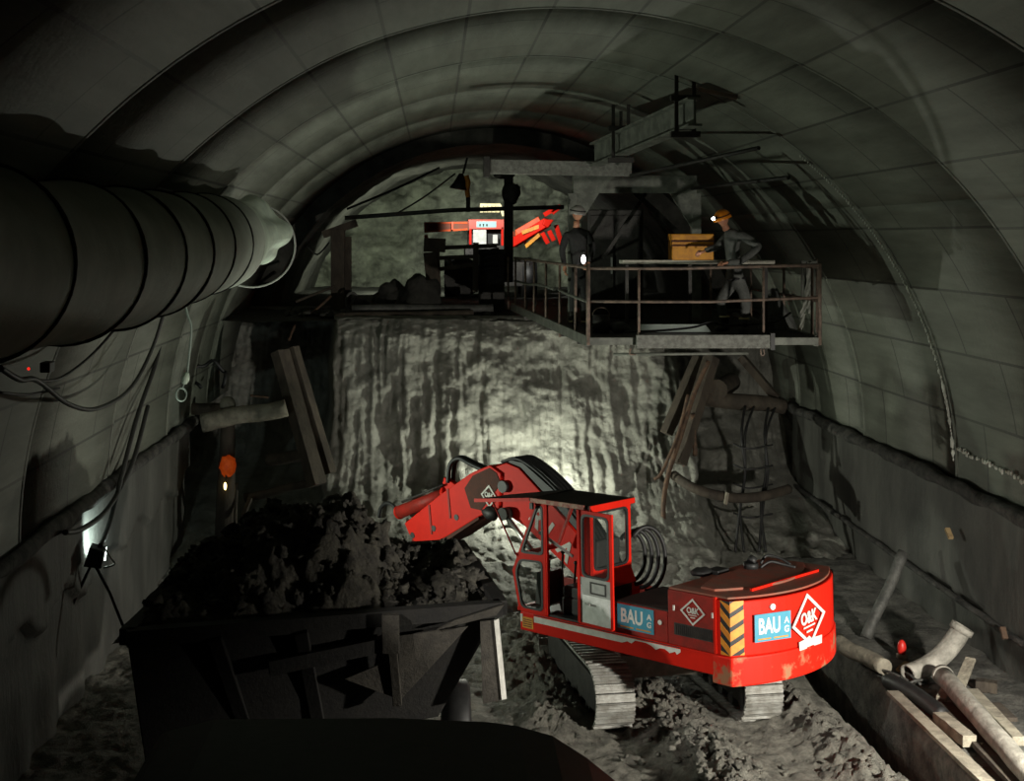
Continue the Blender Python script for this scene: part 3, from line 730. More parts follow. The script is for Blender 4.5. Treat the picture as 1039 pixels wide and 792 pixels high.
b = MB(); b.prism([TK(.46,-.06,2.20),TK(.60,-.06,2.20),TK(.69,.0,1.36),TK(.50,.0,1.34)], (0,.05,0)); b.build('side_plate', M['truckl'], tk)
b = MB(); b.prism([TK(.60,-.08,2.20),TK(.66,-.02,2.20),TK(.745,.0,1.37),TK(.69,-.02,1.37)], (0,.06,0)); b.build('side_plate_edge', M['white'], tk)
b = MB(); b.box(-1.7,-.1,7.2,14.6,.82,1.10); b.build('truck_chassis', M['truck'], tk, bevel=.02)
for x in (-1.85, .25):
    for y in (8.5, 13.4, 14.9):
        b = MB(); b.tube([P3(x-.16,y,.55),P3(x-.12,y,.55),P3(x+.12,y,.55),P3(x+.16,y,.55)], [.47,.55,.55,.47], 28); w = b.build('wheel', M['black'], tk)
        b = MB(); b.tube([P3(x-.17,y,.55),P3(x+.17,y,.55)], .22, 18); b.build('hub', M['truck'], w)
# cab and rounded bonnet toward the camera
prof_ = [(-2.2,.9),(1.46,.9),(1.48,1.5),(1.38,2.06),(1.12,2.27),(.87,2.43),(.62,2.50),(.40,2.53),(-.3,2.56),(-1.6,2.55),(-2.0,2.45),(-2.2,2.1)]
b = MB(); b.prism([P3(x,7.6,z) for x, z in prof_], (0,2.2,0)); b.build('truck_cab', M['black'], tk, bevel=.05)
b = MB(); b.prism([P3(-1.7,9.805,1.55),P3(.7,9.805,1.55),P3(.55,9.805,2.3),P3(-1.6,9.805,2.3)], (0,.012,0)); b.build('rear_window', M['black'], tk)
b = MB(); b.beam(P3(-1.75,10.5,2.2),P3(-.7,10.5,2.2),.07); b.beam(P3(-1.75,10.5,1.1),P3(-1.75,10.5,2.2),.07); b.beam(P3(-.7,10.5,1.1),P3(-.7,10.5,2.2),.07); b.build('guard_hoop', M['truck'], tk)
# heap
b = MB()
SIL = [(-3.3,2.0),(-3.16,2.1),(-2.89,2.45),(-2.63,2.68),(-2.26,2.78),(-2.0,2.92),(-1.74,3.08),(-1.47,3.12),(-1.16,3.16),(-.84,3.1),(-.58,2.76),(-.26,2.40),(0,2.29),(.21,2.44),(.42,2.38),(.62,2.26),(1.3,2.2)]
def sil(x):
    for (a, c), (d, e) in zip(SIL, SIL[1:]):
        if a <= x <= d: return c+(e-c)*(x-a)/(d-a)
    return 2.4
def hp(u, v):
    x = (-3.05+.75*v)*(1-u)+.83*u; p = TK(x, .02+2.66*v, 0)
    xs = p.x; t = 1-abs(2*v-1.05)**2.2; e = min(1, min(u, 1-u)*9)
    h = max(0, sil(xs)-2.28)*max(0, t)
    n_ = .20*fr((x, p.y, 0), 1.6, 5)+.13*abs(fr((x, p.y, 4), 4, 5))
    return (p.x+.06*fr((x,p.y,7),3,3), p.y+.06*fr((x,p.y,9),3,3), 2.24+h+n_*smooth01(min(t*3, 1))*e*(1 if h > .02 else .4))
b.grid(hp, 170, 150)
heap_ = tag(b.build('spoil_heap', M['muck'], fixn=False), 'dark heap of wet spoil piled up on the dump truck', 'spoil', kind='stuff')
b = MB()
for i in range(300):
    u, v = random.uniform(.05,.97), random.uniform(.08,.75); p = hp(u, v); r = random.uniform(.02,.08)
    b.ball((p[0],p[1],p[2]+r*.2), r, 8, 6, (1,random.uniform(.7,1.2),random.uniform(.6,.95)), 1.5)
tag(b.build('lump', M['muck'], heap_), kind='stuff')

# ------------------------------------------------------------------ ventilation duct along the left wall
DX, DZ, DR = -2.72, 5.98, .60
def ductpt(y): return V((DX+.03*math.sin(y*.7), y, DZ+.05*math.sin(y*.45)-.03))
vd = thing('ventilation_duct', 'wide grey air duct hung along the upper left tunnel wall', 'duct', (DX, 8, DZ))
hoops = [5.0, 6.45, 7.9, 9.7, 11.2, 12.7, 14.3, 15.8]
b = MB(); ys = []
edges = [1.5]+hoops+[16.9]
vs = []; nn_ = 48; rows = []
for i in range(len(edges)-1):
    for j in range(10): rows.append((edges[i]+(edges[i+1]-edges[i])*j/10, j/10))
rows.append((16.9, 0))
for y, q in rows:
    c = ductpt(y); r = DR*(1-.045*math.sin(PI*q))
    for k in range(nn_):
        a = 2*PI*k/nn_; rr = r*(1+.018*noise.noise(V((math.cos(a)*2, y*1.3, math.sin(a)*2)))) * (1 - .05*max(0, math.sin(a))*math.sin(PI*q))
        vs.append((c.x+rr*math.cos(a), y, c.z+rr*math.sin(a)))
b.add(vs, [(i*nn_+k, i*nn_+(k+1)%nn_, (i+1)*nn_+(k+1)%nn_, (i+1)*nn_+k) for i in range(len(rows)-1) for k in range(nn_)], True)
o = b.build('duct_tube', M['duct'], vd)
for y in hoops:
    b = MB(); c = ductpt(y); pts = [(c.x+(DR+.005)*math.cos(2*PI*k/40), y+.04*math.sin(2*PI*k/40+1), c.z+(DR+.005)*math.sin(2*PI*k/40)) for k in range(41)]
    b.tube(pts, .015 if y < 14 else .011, 8, False); b.build('duct_hoop', M['hoop'], vd)
b = MB()                                              # crumpled sleeve at the outlet
def sl(u, v):
    a = 2*PI*u; y = 16.9+2.1*v; c = ductpt(16.9)+V((.10*v, 0, .05*v))
    w = smooth01(v)
    r = DR*(1-.10*math.sin(PI*v)-.05*v)*(1+w*(.09*math.sin(5*a+1)+.10*noise.noise(V((math.cos(a)*2.5, v*3, math.sin(a)*2.5)))))
    zz = c.z+r*math.sin(a)*(1+.0*w)
    if math.sin(a) < 0: zz += w*.22*-math.sin(a)      # the belly is pushed up
    return (c.x+r*math.cos(a), y+.12*w*noise.noise(V((math.cos(a)*2, 5, math.sin(a)*2))), zz)
b.grid(sl, 72, 22); b.build('outlet_sleeve', M['ductend'], vd, fixn=False)
b = MB(); c = ductpt(19.0)+V((.10,0,.0)); b.tube([(c.x+.62*math.cos(2*PI*k/40), 19.05, c.z-.04+.60*math.sin(2*PI*k/40)) for k in range(41)], .014, 8, False); b.build('outlet_hoop', M['grey'], vd)
b = MB(); b.tube([P3(DX-.5,1.5,DZ+.62),P3(DX-.45,9,DZ+.68),P3(DX-.40,17,DZ+.60)], .05, 8); b.build('hanger_cable', M['black'], vd)

# ------------------------------------------------------------------ working platform
PY0, PY1 = 19.3, 27.7
PZ = 4.60
pf = thing('work_platform', 'railed steel working platform projecting from the rock bench', 'platform', (4, 23, PZ))
LX0, LX1 = 2.245, 1.66                                # left edge front / back
RXX = 5.60
b = MB(); b.prism([P3(LX0,PY0+.05,PZ-.05),P3(RXX,PY0+.05,PZ-.05),P3(RXX,PY1,PZ-.05),P3(LX1,PY1,PZ-.05)], (0,0,.05)); b.build('deck', M['darkm'], pf)
b = MB(); b.box(LX0-.03,RXX+.02,PY0,PY0+.09,4.50,4.61); b.build('front_beam', M['beam'], pf, bevel=.006)
b = MB(); b.box(2.93,4.90,PY0-.10,PY0-.01,4.46,4.655); b.build('edge_channel', M['frost'], pf, bevel=.008)
b = MB(); b.box(4.86,4.92,PY0-.125,PY0-.0,4.44,4.68); b.build('channel_end_plate', M['black'], pf)
b = MB(); b.tube([P3(2.6,PY0-.06,4.37),P3(4.55,PY0-.06,4.385)], .022, 8); b.build('lower_pipe', M['beam'], pf)
b = MB(); b.tube(smoothpath([P3(2.85,PY0-.08,4.46),P3(2.83,PY0-.10,4.38),P3(2.92,PY0-.10,4.37)]), .012, 6); b.tube(smoothpath([P3(4.72,PY0-.1,4.46),P3(4.73,PY0-.1,4.36),P3(4.77,PY0-.1,4.38),P3(4.76,PY0-.1,4.45)]), .01, 6); b.build('hanging_hook', M['rail'], pf)
b = MB(); b.beam(P3(LX0,PY0+.05,4.555),P3(LX1-.02,PY1,4.60),.06,.15,up=(0,0,1)); b.build('side_beam', M['beam'], pf)
b = MB(); b.beam(P3(RXX-.03,PY0+.05,4.555),P3(RXX-.03,PY1-3,4.58),.06,.15,up=(0,0,1)); b.build('side_beam', M['beam'], pf)
for y in (20.5,22,23.5,25,26.5):
    t = (y-PY0)/(PY1-PY0); b = MB(); b.box(LX0+(LX1-LX0)*t+.05,RXX-.05,y-.05,y+.05,4.42,4.549); b.build('cross_beam', M['darkm'], pf)
RZ, MZ = 5.62, 5.14
def post(x, y, z1=RZ, r=.022): 
    b = MB(); b.tube([P3(x,y,4.50),P3(x,y,z1)], r, 8); b.build('rail_post', M['rail'], pf)
for px in (597,648.5,775,832): post((px-CX)*PY0/F, PY0+.02, RZ+(.06 if px in (597,832) else 0), .030 if px in (597,832) else .02)
post((825-CX)*(PY0+.3)/F, PY0+.35)
b = MB(); b.tube([P3(LX0,PY0+.02,RZ-.01),P3(3.6,PY0+.02,RZ-.01),P3(RXX,PY0+.02,RZ+.04)], .024, 8); b.build('top_rail', M['rail'], pf)
b = MB(); b.tube([P3(LX0,PY0+.02,MZ-.01),P3(4.0,PY0+.02,MZ-.015),P3(RXX,PY0+.02,MZ+.05)], .022, 8); b.build('mid_rail', M['rail'], pf)
def lx(y): return LX0+(LX1-LX0)*(y-PY0)/(PY1-PY0)
def y_at_left(px):                                    # depth on the left edge for a photo column
    k = (LX1-LX0)/(PY1-PY0); return (LX0-k*PY0)/((px-CX)/F-k)
for px in (584,568,554,542,533,523,515.6,509):
    y = y_at_left(px)
    b = MB(); b.tube([P3(lx(y),y,4.42 if px in (568,) else 4.5),P3(lx(y),y,RZ)], .022, 8); b.build('rail_post', M['rail'], pf)
b = MB(); b.tube([P3(lx(y),y,RZ) for y in (PY0,22,24,25.5,27.5)], .024, 8); b.build('top_rail', M['rail'], pf)
b = MB(); b.tube([P3(lx(y),y,z) for y,z in ((PY0,5.12),(21,5.16),(21.9,5.19))], .024, 8); b.tube([P3(lx(y),y,z) for y,z in ((22.4,5.18),(24,5.2),(25.5,5.15),(27.5,5.15))], .024, 8); b.build('mid_rail', M['beam'], pf)
b = MB(); b.tube([P3(RXX,PY0,RZ),P3(RXX,23.5,RZ)], .022, 8); b.build('top_rail', M['rail'], pf)
b = MB(); b.tube([P3(RXX,PY0,MZ),P3(RXX,23.5,MZ)], .022, 8); b.build('mid_rail', M['rail'], pf)
for y in (21.2, 23.4): post(RXX-.02, y)
# inner guard verticals behind the front rail
for px in (700.5,721): 
    y = 22.0; b = MB(); b.tube([at(px,322,y)*1,at(px,268,y)], .02, 8); p0 = at(px,322,y); b.build('inner_post', M['rail'], pf)
b = MB(); b.tube([P3(3.4,21.9,5.0),P3(4.9,21.9,5.0)], .02, 8); b.build('inner_rail', M['rail'], pf)

# bench / long table on the deck
tb = thing('work_table', 'long pale plank bench on the platform in front of the standing person', 'table', (4.1, 20.95, PZ))
b = MB(); b.beam(at(630,265.5,20.95), at(783,265.5,20.95), .42, .06, up=(0,0,1)); b.build('plank', mat('pale_plank',(.62,.60,.50),(.45,.43,.36),.7,scale=7), tb, bevel=.006)
for px in (636, 700, 777):
    q = at(px,268,20.95); b = MB(); b.beam(q-V((0,0,.01)), V((q.x,q.y,PZ+.002)), .05); b.build('leg', M['darkm'], tb)
q = at(680,262,20.9); q1 = at(722,235,20.9)
bx = thing('toolbox', 'yellow-orange ribbed steel box standing on the plank bench', 'box', ((q.x+q1.x)/2, 20.9, 5.72))
zb = at(0,265.5,20.95).z+.032
b = MB(); b.box(q.x,q1.x,20.74,21.08,zb,zb+.30); b.build('box_body', M['yellow'], bx, bevel=.012)
b = MB(); b.box(q.x-.008,q1.x+.008,20.73,21.09,zb+.302,zb+.41); b.build('lid', M['yellow'], bx, bevel=.02)
b = MB(); b.box(q.x-.01,q1.x+.01,20.722,20.732,zb+.215,zb+.235); b.box(q.x-.01,q1.x+.01,20.722,20.735,zb+.28,zb+.31); b.build('rib', M['rust'], bx)
# things lying on the deck
o = MB(); o.prism([P3(3.13,20.25,PZ+.02),P3(4.22,20.25,PZ+.02),P3(4.15,20.32,PZ+.125),P3(3.15,20.32,PZ+.125)], (0,.012,.006))
tag(o.build('metal_sheet', M['green']), 'pale green sheet lying flat on the platform deck', 'sheet')
o = MB(); o.tube(smoothpath([P3(2.9,20.15,PZ+.03),P3(3.4,20.12,PZ+.05),P3(3.9,20.1,PZ+.10),P3(4.2,20.12,PZ+.17),P3(4.5,20.3,PZ+.12),P3(5.2,20.4,PZ+.16),P3(5.5,20.5,PZ+.3)]), .018, 7)
tag(o.build('deck_cable', M['cable']), 'black cable snaking over the pale green sheet on the platform', 'cable')
o = MB(); c = at(790,332,21.2)
def sk(u, v):
    a = 2*PI*u; r = (.30*(1-v)+.10*v)*(1+.25*noise.noise(V((math.cos(a)*2, math.sin(a)*2, v*2)))); return (c.x-.12*v+r*math.cos(a), 21.2+r*math.sin(a), PZ+.003+.62*v+.03*math.sin(a*3)*v)
o.grid(sk, 36, 14)
tag(o.build('draped_sheet', M['sack']), 'dirty grey sheet draped in a cone on the right of the platform', 'sheet')
hb = thing('hanging_rags', 'pale torn rags hanging on a ribbed panel at the platform end', 'rags', (5.48, 20.2, PZ))
b = MB()
for k in range(5): b.tube([at(814+k*3.0,268,20.3),at(814+k*3.0,300,20.3)], .018, 6)
b.beam(at(812,266,20.3),at(829,266,20.3),.04); b.build('ribbed_panel', M['beam'], hb)
for (x0, y0, x1, y1, wd) in ((822,266,819,300,5),(820,300,813,322,5),(816,318,810,342,4),(824,290,821,318,4)):
    b = MB()
    p0, p1 = at(x0,y0,20.24), at(x1,y1,20.24)
    b.grid(lambda u, v: (p0.x+(p1.x-p0.x)*v+(u-.5)*wd*20.2/F*(1+.5*noise.noise(V((v*4,u,x0)))), 20.24+.03*math.sin(u*7+v*9), p0.z+(p1.z-p0.z)*v), 6, 14)
    b.build('rag', M['rag'], hb)
b = MB(); b.tube([at(829,262,20.4),V((at(829,262,20.4).x,20.4,PZ+.002))], .02, 8); b.build('rag_stand', M['rail'], hb)
# small clutter on the deck left part
for i, (px, py, r, nm, lb) in enumerate(((610,338,.16,'dark_bucket','dark bucket on the platform deck near the left front corner post'),(628,340,.13,'tool_bag','dark crumpled tool bag left of the pale sheet on the deck'))):
    c = at(px, py, 20.3); o = MB()
    if i == 0:
        t_ = thing(nm, lb, 'bucket', (c.x,20.3,PZ)); o.hollow([P3(c.x,20.3,PZ+.003),P3(c.x,20.3,PZ+.28)], .13, .01, 18); o.tube([P3(c.x,20.3,PZ+.003),P3(c.x,20.3,PZ+.02)], .125, 18); o.build('pail', M['darkm'], t_)
        o = MB(); o.tube([P3(c.x-.13*math.cos(a), 20.3, PZ+.27+.12*math.sin(a)) for a in [PI*k/12 for k in range(13)]], .008, 6); o.build('handle', M['rail'], t_)
    else:
        o.ball((c.x,20.3,PZ+r*.68), r, 16, 10, (1.25,.9,.65), .3); tag(o.build(nm, M['sack']), lb, 'bag')
# equipment cabin under the portal frame
cbn = thing('equipment_cabinet', 'tall dark equipment cabinet at the back of the platform', 'cabinet', (3.2, 24.2, PZ))
b = MB(); b.box(2.75,3.75,23.8,24.9,PZ+.003,6.55); b.build('cabinet_body', M['darkm'], cbn, bevel=.02)
b = MB(); b.box(2.80,3.22,23.78,23.80,PZ+.1,6.45); b.build('door', M['darkm'], cbn, bevel=.01)
b = MB(); b.box(3.27,3.70,23.78,23.80,PZ+.1,6.45); b.build('door', M['darkm'], cbn, bevel=.01)
b = MB(); b.beam(P3(3.18,23.76,5.4),P3(3.18,23.76,5.7),.03); b.build('handle', M['grey'], cbn)

# portal frame over the platform, its long beam and the crown hoist beam
pt = thing('portal_frame', 'steel portal frame with gusset corners above the platform', 'frame', (4, 22.6, PZ))
Yp = 22.8
p_tl, p_tr = at(581,187,Yp), at(706,187,Yp)
b = MB(); b.beam(p_tl, p_tr, .22, .30, up=(0,0,1)); b.build('top_beam', M['beam'], pt, bevel=.01)
for q in (p_tl, p_tr):
    b = MB(); b.beam(V((q.x,Yp,PZ+.002)), V((q.x,Yp,q.z-.15)), .14, .16); b.build('post', M['beam'], pt, bevel=.008)
for sx, q in ((1,p_tl),(-1,p_tr)):
    b = MB(); b.prism([V((q.x+sx*.07,Yp-.06,q.z-.15)),V((q.x+sx*.45,Yp-.06,q.z-.15)),V((q.x+sx*.07,Yp-.06,q.z-.75))], (0,.12,0)); b.build('gusset', M['beam'], pt)
b = MB(); b.beam(at(640,192,Yp+.1), at(690,238,Yp+.1), .08); b.build('brace', M['darkm'], pt)
b = MB(); b.beam(at(612,262,Yp+.2), at(655,196,Yp+.2), .06); b.build('brace', M['darkm'], pt)
lb_ = thing('long_crossbeam', 'mottled grey beam spanning above the portal frame', 'beam', (2.2, 22.0, 7.3))
Yl = 22.6
b = MB(); b.beam(at(497,169,Yl), at(640,172,Yl), .24, .24, up=(0,0,1)); b.build('beam_web', M['frost'], lb_, bevel=.01)
b = MB(); b.box(at(493,0,Yl).x-.04,at(493,0,Yl).x+.06,Yl-.15,Yl+.15,7.08,7.42); b.build('end_plate', M['darkm'], lb_)
for px in (630,):
    q = at(px, 160, Yl); b = MB(); b.beam(q, V((q.x,Yl,8.3 if px < 600 else 8.2)), .05); b.build('hanger', M['darkm'], lb_)
hb2 = thing('hoist_beam', 'grey steel beam hung under the tunnel crown above the platform', 'beam', (3.6, 20.5, 7.6))
q0, q1 = at(604,157,22.4), at(705,113,18.0)
def ibeam(p0, p1, h, w, name, m, par):
    d = (p1-p0); a = d.cross(V((0,0,1))).normalized(); upv = a.cross(d).normalized()
    b = MB(); b.beam(p0, p1, .03, h, up=(0,0,1)); b.beam(p0+upv*h/2, p1+upv*h/2, w, .03, up=(0,0,1)); b.beam(p0-upv*h/2, p1-upv*h/2, w, .03, up=(0,0,1))
    return b.build(name, m, par)
ibeam(q0, q1, .36, .20, 'beam_section', M['beam'], hb2)
for f in (.30, .92):
    q = q0.lerp(q1, f)
    for s_ in (-.12, .12):
        b = MB(); b.beam(q+V((s_,0,-.28)), V((q.x+s_,q.y,q.z+.62)), .05); b.build('hanger_rod', M['darkm'], hb2)
    b = MB(); b.box(q.x-.2,q.x+.2,q.y-.06,q.y+.06,q.z-.30,q.z-.22); b.box(q.x-.2,q.x+.2,q.y-.06,q.y+.06,q.z+.2,q.z+.28); b.build('clamp', M['darkm'], hb2)
b = MB(); b.beam(q1+V((.05,0,.3)), q1+V((.55,-.1,.18)), .05); b.build('wedge', M['rusty'], hb2)
q = q0.lerp(q1,.30); b = MB(); b.tube([q-V((0,0,.28)), V((q.x,q.y,7.25))], .03, 8); b.build('drop_rod', M['darkm'], hb2)
# bars below the right haunch (their shadows fall on the lining)
for i, (a, c, lb2) in enumerate((((640,178,22.0),(770,150,18.6),'dark bar running out from the portal frame below the crown'),((702,191,22.0),(800,180,18.8),'dark bar beside the portal post at the right haunch'))):
    b = MB(); b.tube([at(*a), at(*c)], .03, 8); tag(b.build('crown_bar', M['darkm']), lb2, 'bar')

# ------------------------------------------------------------------ people
def skin_body(name, pts, edges, m, parent, root=0, sub=2):
    me = bpy.data.meshes.new(name); off = OFF.get(parent.name, V((0,0,0)))
    me.from_pydata([tuple(V(p[0])-off) for p in pts], edges, []); me.materials.append(m)
    o = bpy.data.objects.new(name, me); COL.objects.link(o); o.parent = parent; OFF[o.name] = off
    md = o.modifiers.new('skin', 'SKIN'); md.use_smooth_shade = True; md.branch_smoothing = .6
    for i, p in enumerate(pts):
        r = p[1]; sv = me.skin_vertices[0].data[i]; sv.radius = r if isinstance(r, tuple) else (r, r); sv.use_root = (i == root)
    sd = o.modifiers.new('smooth', 'SUBSURF'); sd.levels = sub; sd.render_levels = sub
    return o
def hand(name, wrist, d, palm_n, parent, m, sc=1., curl=.5):
    """palm with four fingers and a thumb; d = direction of the fingers, palm_n = palm normal"""
    d = V(d).normalized(); nrm = V(palm_n); nrm = (nrm-d*nrm.dot(d)).normalized(); sdv = d.cross(nrm)
    w = V(wrist); pts = [(w-d*.03*sc, .026*sc), (w+d*.03*sc, (.036*sc,.02*sc)), (w+d*.075*sc, (.040*sc,.018*sc))]; ed = [(0,1),(1,2)]
    o = skin_body(name, pts, ed, m, parent, 0, 1)
    for k, L in enumerate((.070,.080,.075,.060)):
        base = w+d*.085*sc+sdv*(-.030+.020*k)*sc; c1 = base+(d*math.cos(curl*.6)+nrm*math.sin(curl*.6))*L*.45*sc; c2 = c1+(d*math.cos(curl*1.6)+nrm*math.sin(curl*1.6))*L*.32*sc; c3 = c2+(d*math.cos(curl*2.4)+nrm*math.sin(curl*2.4))*L*.25*sc
        b = MB(); b.tube([base-d*.02*sc, base, c1, c2, c3], [.0095*sc,.0095*sc,.009*sc,.008*sc,.0065*sc], 8); b.build('finger', m, parent)
    b = MB(); t0 = w+d*.025*sc-sdv*.03*sc; b.tube([t0, t0+(d*.6-sdv*.8+nrm*.2)*.04*sc, t0+(d*.85-sdv*.5+nrm*.5)*.075*sc], [.013*sc,.011*sc,.008*sc], 8); b.build('thumb', m, parent)
    return o
def head(parent, c, face, up, skin, hm, lamp=None, r=.105):
    face = V(face).normalized(); up = V(up); up = (up-face*up.dot(face)).normalized(); sd = up.cross(face)
    c = V(c)
    def hpt(x, y, z): return c+sd*x+face*y+up*z
    b = MB(); vs = []; n, m_ = 24, 16
    for i in range(m_+1):
        for k in range(n):
            a = PI*i/m_; t = 2*PI*k/n
            x, y, z = .078*math.sin(a)*math.cos(t), .096*math.sin(a)*math.sin(t), .118*math.cos(a)
            if z < -.02: f_ = 1-.28*min(1, (-.02-z)/.10); x *= f_; y = y*f_+.012*(1-f_)*3
            if y > .06: 
                g = math.exp(-(x/.016)**2-((z+.018)/.024)**2); y += .028*g                     # nose
                y += .010*math.exp(-(x/.045)**2-((z-.03)/.012)**2)                               # brow
                y -= .010*(math.exp(-((x-.032)/.016)**2-((z-.008)/.014)**2)+math.exp(-((x+.032)/.016)**2-((z-.008)/.014)**2))  # eye sockets
                y += .007*math.exp(-(x/.026)**2-((z+.062)/.010)**2)                              # lips
                y += .010*math.exp(-(x/.025)**2-((z+.098)/.018)**2)                              # chin
            vs.append(hpt(x, y, z))
    b.add(vs, [(i*n+k, (i+1)*n+k, (i+1)*n+(k+1)%n, i*n+(k+1)%n) for i in range(m_) for k in range(n)], True)
    h = b.build('head', skin, parent)
    for s_ in (-1, 1):
        b = MB(); b.ball(hpt(s_*.032,.082,.008), .011, 10, 8); b.build('eye', M['white'], h)
        b = MB(); b.ball(hpt(s_*.08,-.005,.0), .028, 10, 8, (.4,.7,1)); b.build('ear', skin, h)
    b = MB(); vs = []; mm = 10
    for i in range(mm+1):
        for k in range(n):
            a = (PI/2+.12)*i/mm; t = 2*PI*k/n; e = 1.0
            x, y, z = .118*math.sin(a)*math.cos(t), .140*math.sin(a)*math.sin(t), .125*math.cos(a)+.025
            if i == mm: x *= 1.08; y *= 1.10+.10*max(0, math.sin(t)); z -= .008
            vs.append(hpt(x, y, z))
    b.add(vs, [(i*n+k, (i+1)*n+k, (i+1)*n+(k+1)%n, i*n+(k+1)%n) for i in range(mm) for k in range(n)], True)
    hh = b.build('helmet', hm, parent)
    md = hh.modifiers.new('t', 'SOLIDIFY'); md.thickness = .006
    b = MB(); pts = [hpt(.121*math.cos(t), .145*math.sin(t), .055+.0*t) for t in [2*PI*k/30 for k in range(31)]]; b.tube(pts, .008, 6, False); b.build('helmet_band', M['black'], hh)
    if lamp: 
        b = MB(); q = hpt(0,.150,.065); b.tube([q-face*.02, q+face*.025], [.03,.034], 14); b.build('lamp_housing', M['black'], hh)
        b = MB(); b.ball(q+face*.032, .028, 12, 8, (1,1,1)); b.build('headlamp', lamp, hh)
    return h
s1 = thing('person', 'person in grey workwear and an orange helmet leaning over the plank bench', 'person', (4.55, 20.35, PZ))
Yw = 20.42
def W(px, py, dy=0): return at(px, py, Yw+dy)
Zs = PZ+.005
pel = W(747,283)
pts = [(pel,(.155,.125)), (W(745,268,-.0),(.15,.125)), (W(742,252,-.03),(.175,.14)), (W(741,240,-.06),(.17,.13)), (W(737,232,-.08),.062),
 (W(740,238,.14),.085),(W(727,251,.16),.06),(W(715,254,.02),.043),
 (W(752,238,-.20),.085),(W(771,250,-.22),.066),(W(752,265,-.34),.054),(W(738,266,-.42),.040),
 (W(741,290,.10),.105),(W(730,306,.06),.085),(W(735,322,.12),.068),
 (W(753,290,-.08),.108),(W(757,307,-.12),.087),(W(755,323,-.06),.068)]
ed = [(0,1),(1,2),(2,3),(3,4),(3,5),(5,6),(6,7),(3,8),(8,9),(9,10),(10,11),(0,12),(12,13),(13,14),(0,15),(15,16),(16,17)]
body = skin_body('body', pts, ed, M['cloth'], s1)
b = MB(); b.tube([W(737,233,-.08), W(734,226,-.10)], [.055,.05], 12); b.build('neck', M['skin'], s1)
head(s1, W(733.5,222,-.12), (-.80,-.50,-.33), (-.25,-.1,1), M['skin'], M['helmet'], M['lampw'])
hand('hand', W(714,255,.02), (-.8,-.35,-.25), (0,.5,-.8), s1, M['skin'], 1., .6)
hand('hand', W(737,266.5,-.43), (-.9,-.1,-.25), (.1,.6,-.8), s1, M['skin'], 1., .7)
def boot(q0, dirv, par):
    q0 = V(q0); d = V(dirv).normalized()
    b = MB(); b.tube([q0, V((q0.x,q0.y,Zs+.22)), V((q0.x,q0.y,Zs+.09))], [.078,.068,.062], 14); b.tube([V((q0.x,q0.y,Zs+.052))-d*.08, V((q0.x,q0.y,Zs+.056)), V((q0.x,q0.y,Zs+.05))+d*.10, V((q0.x,q0.y,Zs+.042))+d*.19], [.040,.051,.045,.028], 12)
    o = b.build('boot', M['boot'], par)
    b = MB(); b.tube([q0-V((0,0,.012)), q0+V((0,0,.014))], .081, 16); b.build('boot_cuff', M['bootl'], o)
boot(W(735,321,.12), (-.8,-.5,0), s1); boot(W(755,323,-.06), (-.55,-.8,0), s1)
b = MB(); b.tube([W(738,284,-.14), W(747,283,-.15), W(757,282,-.10)], .02, 8); b.build('belt', M['black'], s1)
W1_ = tuple(W(720,216.5,-.22))
# second person, in the dark of the portal frame
s2 = thing('person', 'person in dark clothes and pale helmet standing under the portal frame', 'person', (2.5, 22.2, PZ))
Yw = 22.2
pts = [(W(588,284),(.15,.12)), (W(588,268),(.145,.12)), (W(587,250),(.17,.13)), (W(586,238),(.165,.12)), (W(585,230),.06),
 (W(596,236,.0),.08),(W(602,252,-.05),.058),(W(597,266,-.18),.042),
 (W(575,237,.0),.08),(W(570,254,-.03),.058),(W(573,270,-.1),.042),
 (W(593,292),.10),(W(594,310),.08),(W(594,326),.06),
 (W(583,292),.10),(W(582,310),.08),(W(582,326),.06)]
skin_body('body', pts, ed[:6]+[(5,6),(6,7),(3,8),(8,9),(9,10),(0,11),(11,12),(12,13),(0,14),(14,15),(15,16)] if False else [(0,1),(1,2),(2,3),(3,4),(3,5),(5,6),(6,7),(3,8),(8,9),(9,10),(0,11),(11,12),(12,13),(0,14),(14,15),(15,16)], M['clothd'], s2)
b = MB(); b.tube([W(585,231), W(585,224)], [.055,.05], 12); b.build('neck', M['skin'], s2)
head(s2, W(586,217), (.6,-.78,-.15), (0,0,1), M['skin'], M['helmetw'])
hand('hand', W(597,267,-.2), (-.3,-.4,-.8), (-.5,.2,0), s2, M['skin'], 1., .8)
hand('hand', W(573,271,-.1), (0,-.2,-1), (1,0,0), s2, M['skin'], 1., .6)
boot(W(594,326), (.5,-.8,0), s2); boot(W(582,326), (.2,-.9,0), s2)
hl = thing('hand_lamp', 'small bright lamp hanging over the left corner of the railing', 'lamp', (2.27, 19.6, 5.8))
q = at(592,263,20.1); b = MB(); b.ball(q, .05, 14, 10, (.7,.7,1.4)); b.build('bulb', mat('white_bulb',(1,1,1),emit=(1,.95,.98),estr=4), hl)
b = MB(); b.tube([q+V((0,0,.065)), q+V((0,0,.14))], .03, 10); b.tube(smoothpath([q+V((0,0,.14)), q+V((-.05,.1,.05)), V((lx(20.2),20.2,RZ))]), .008, 6); b.build('lamp_socket', M['black'], hl)

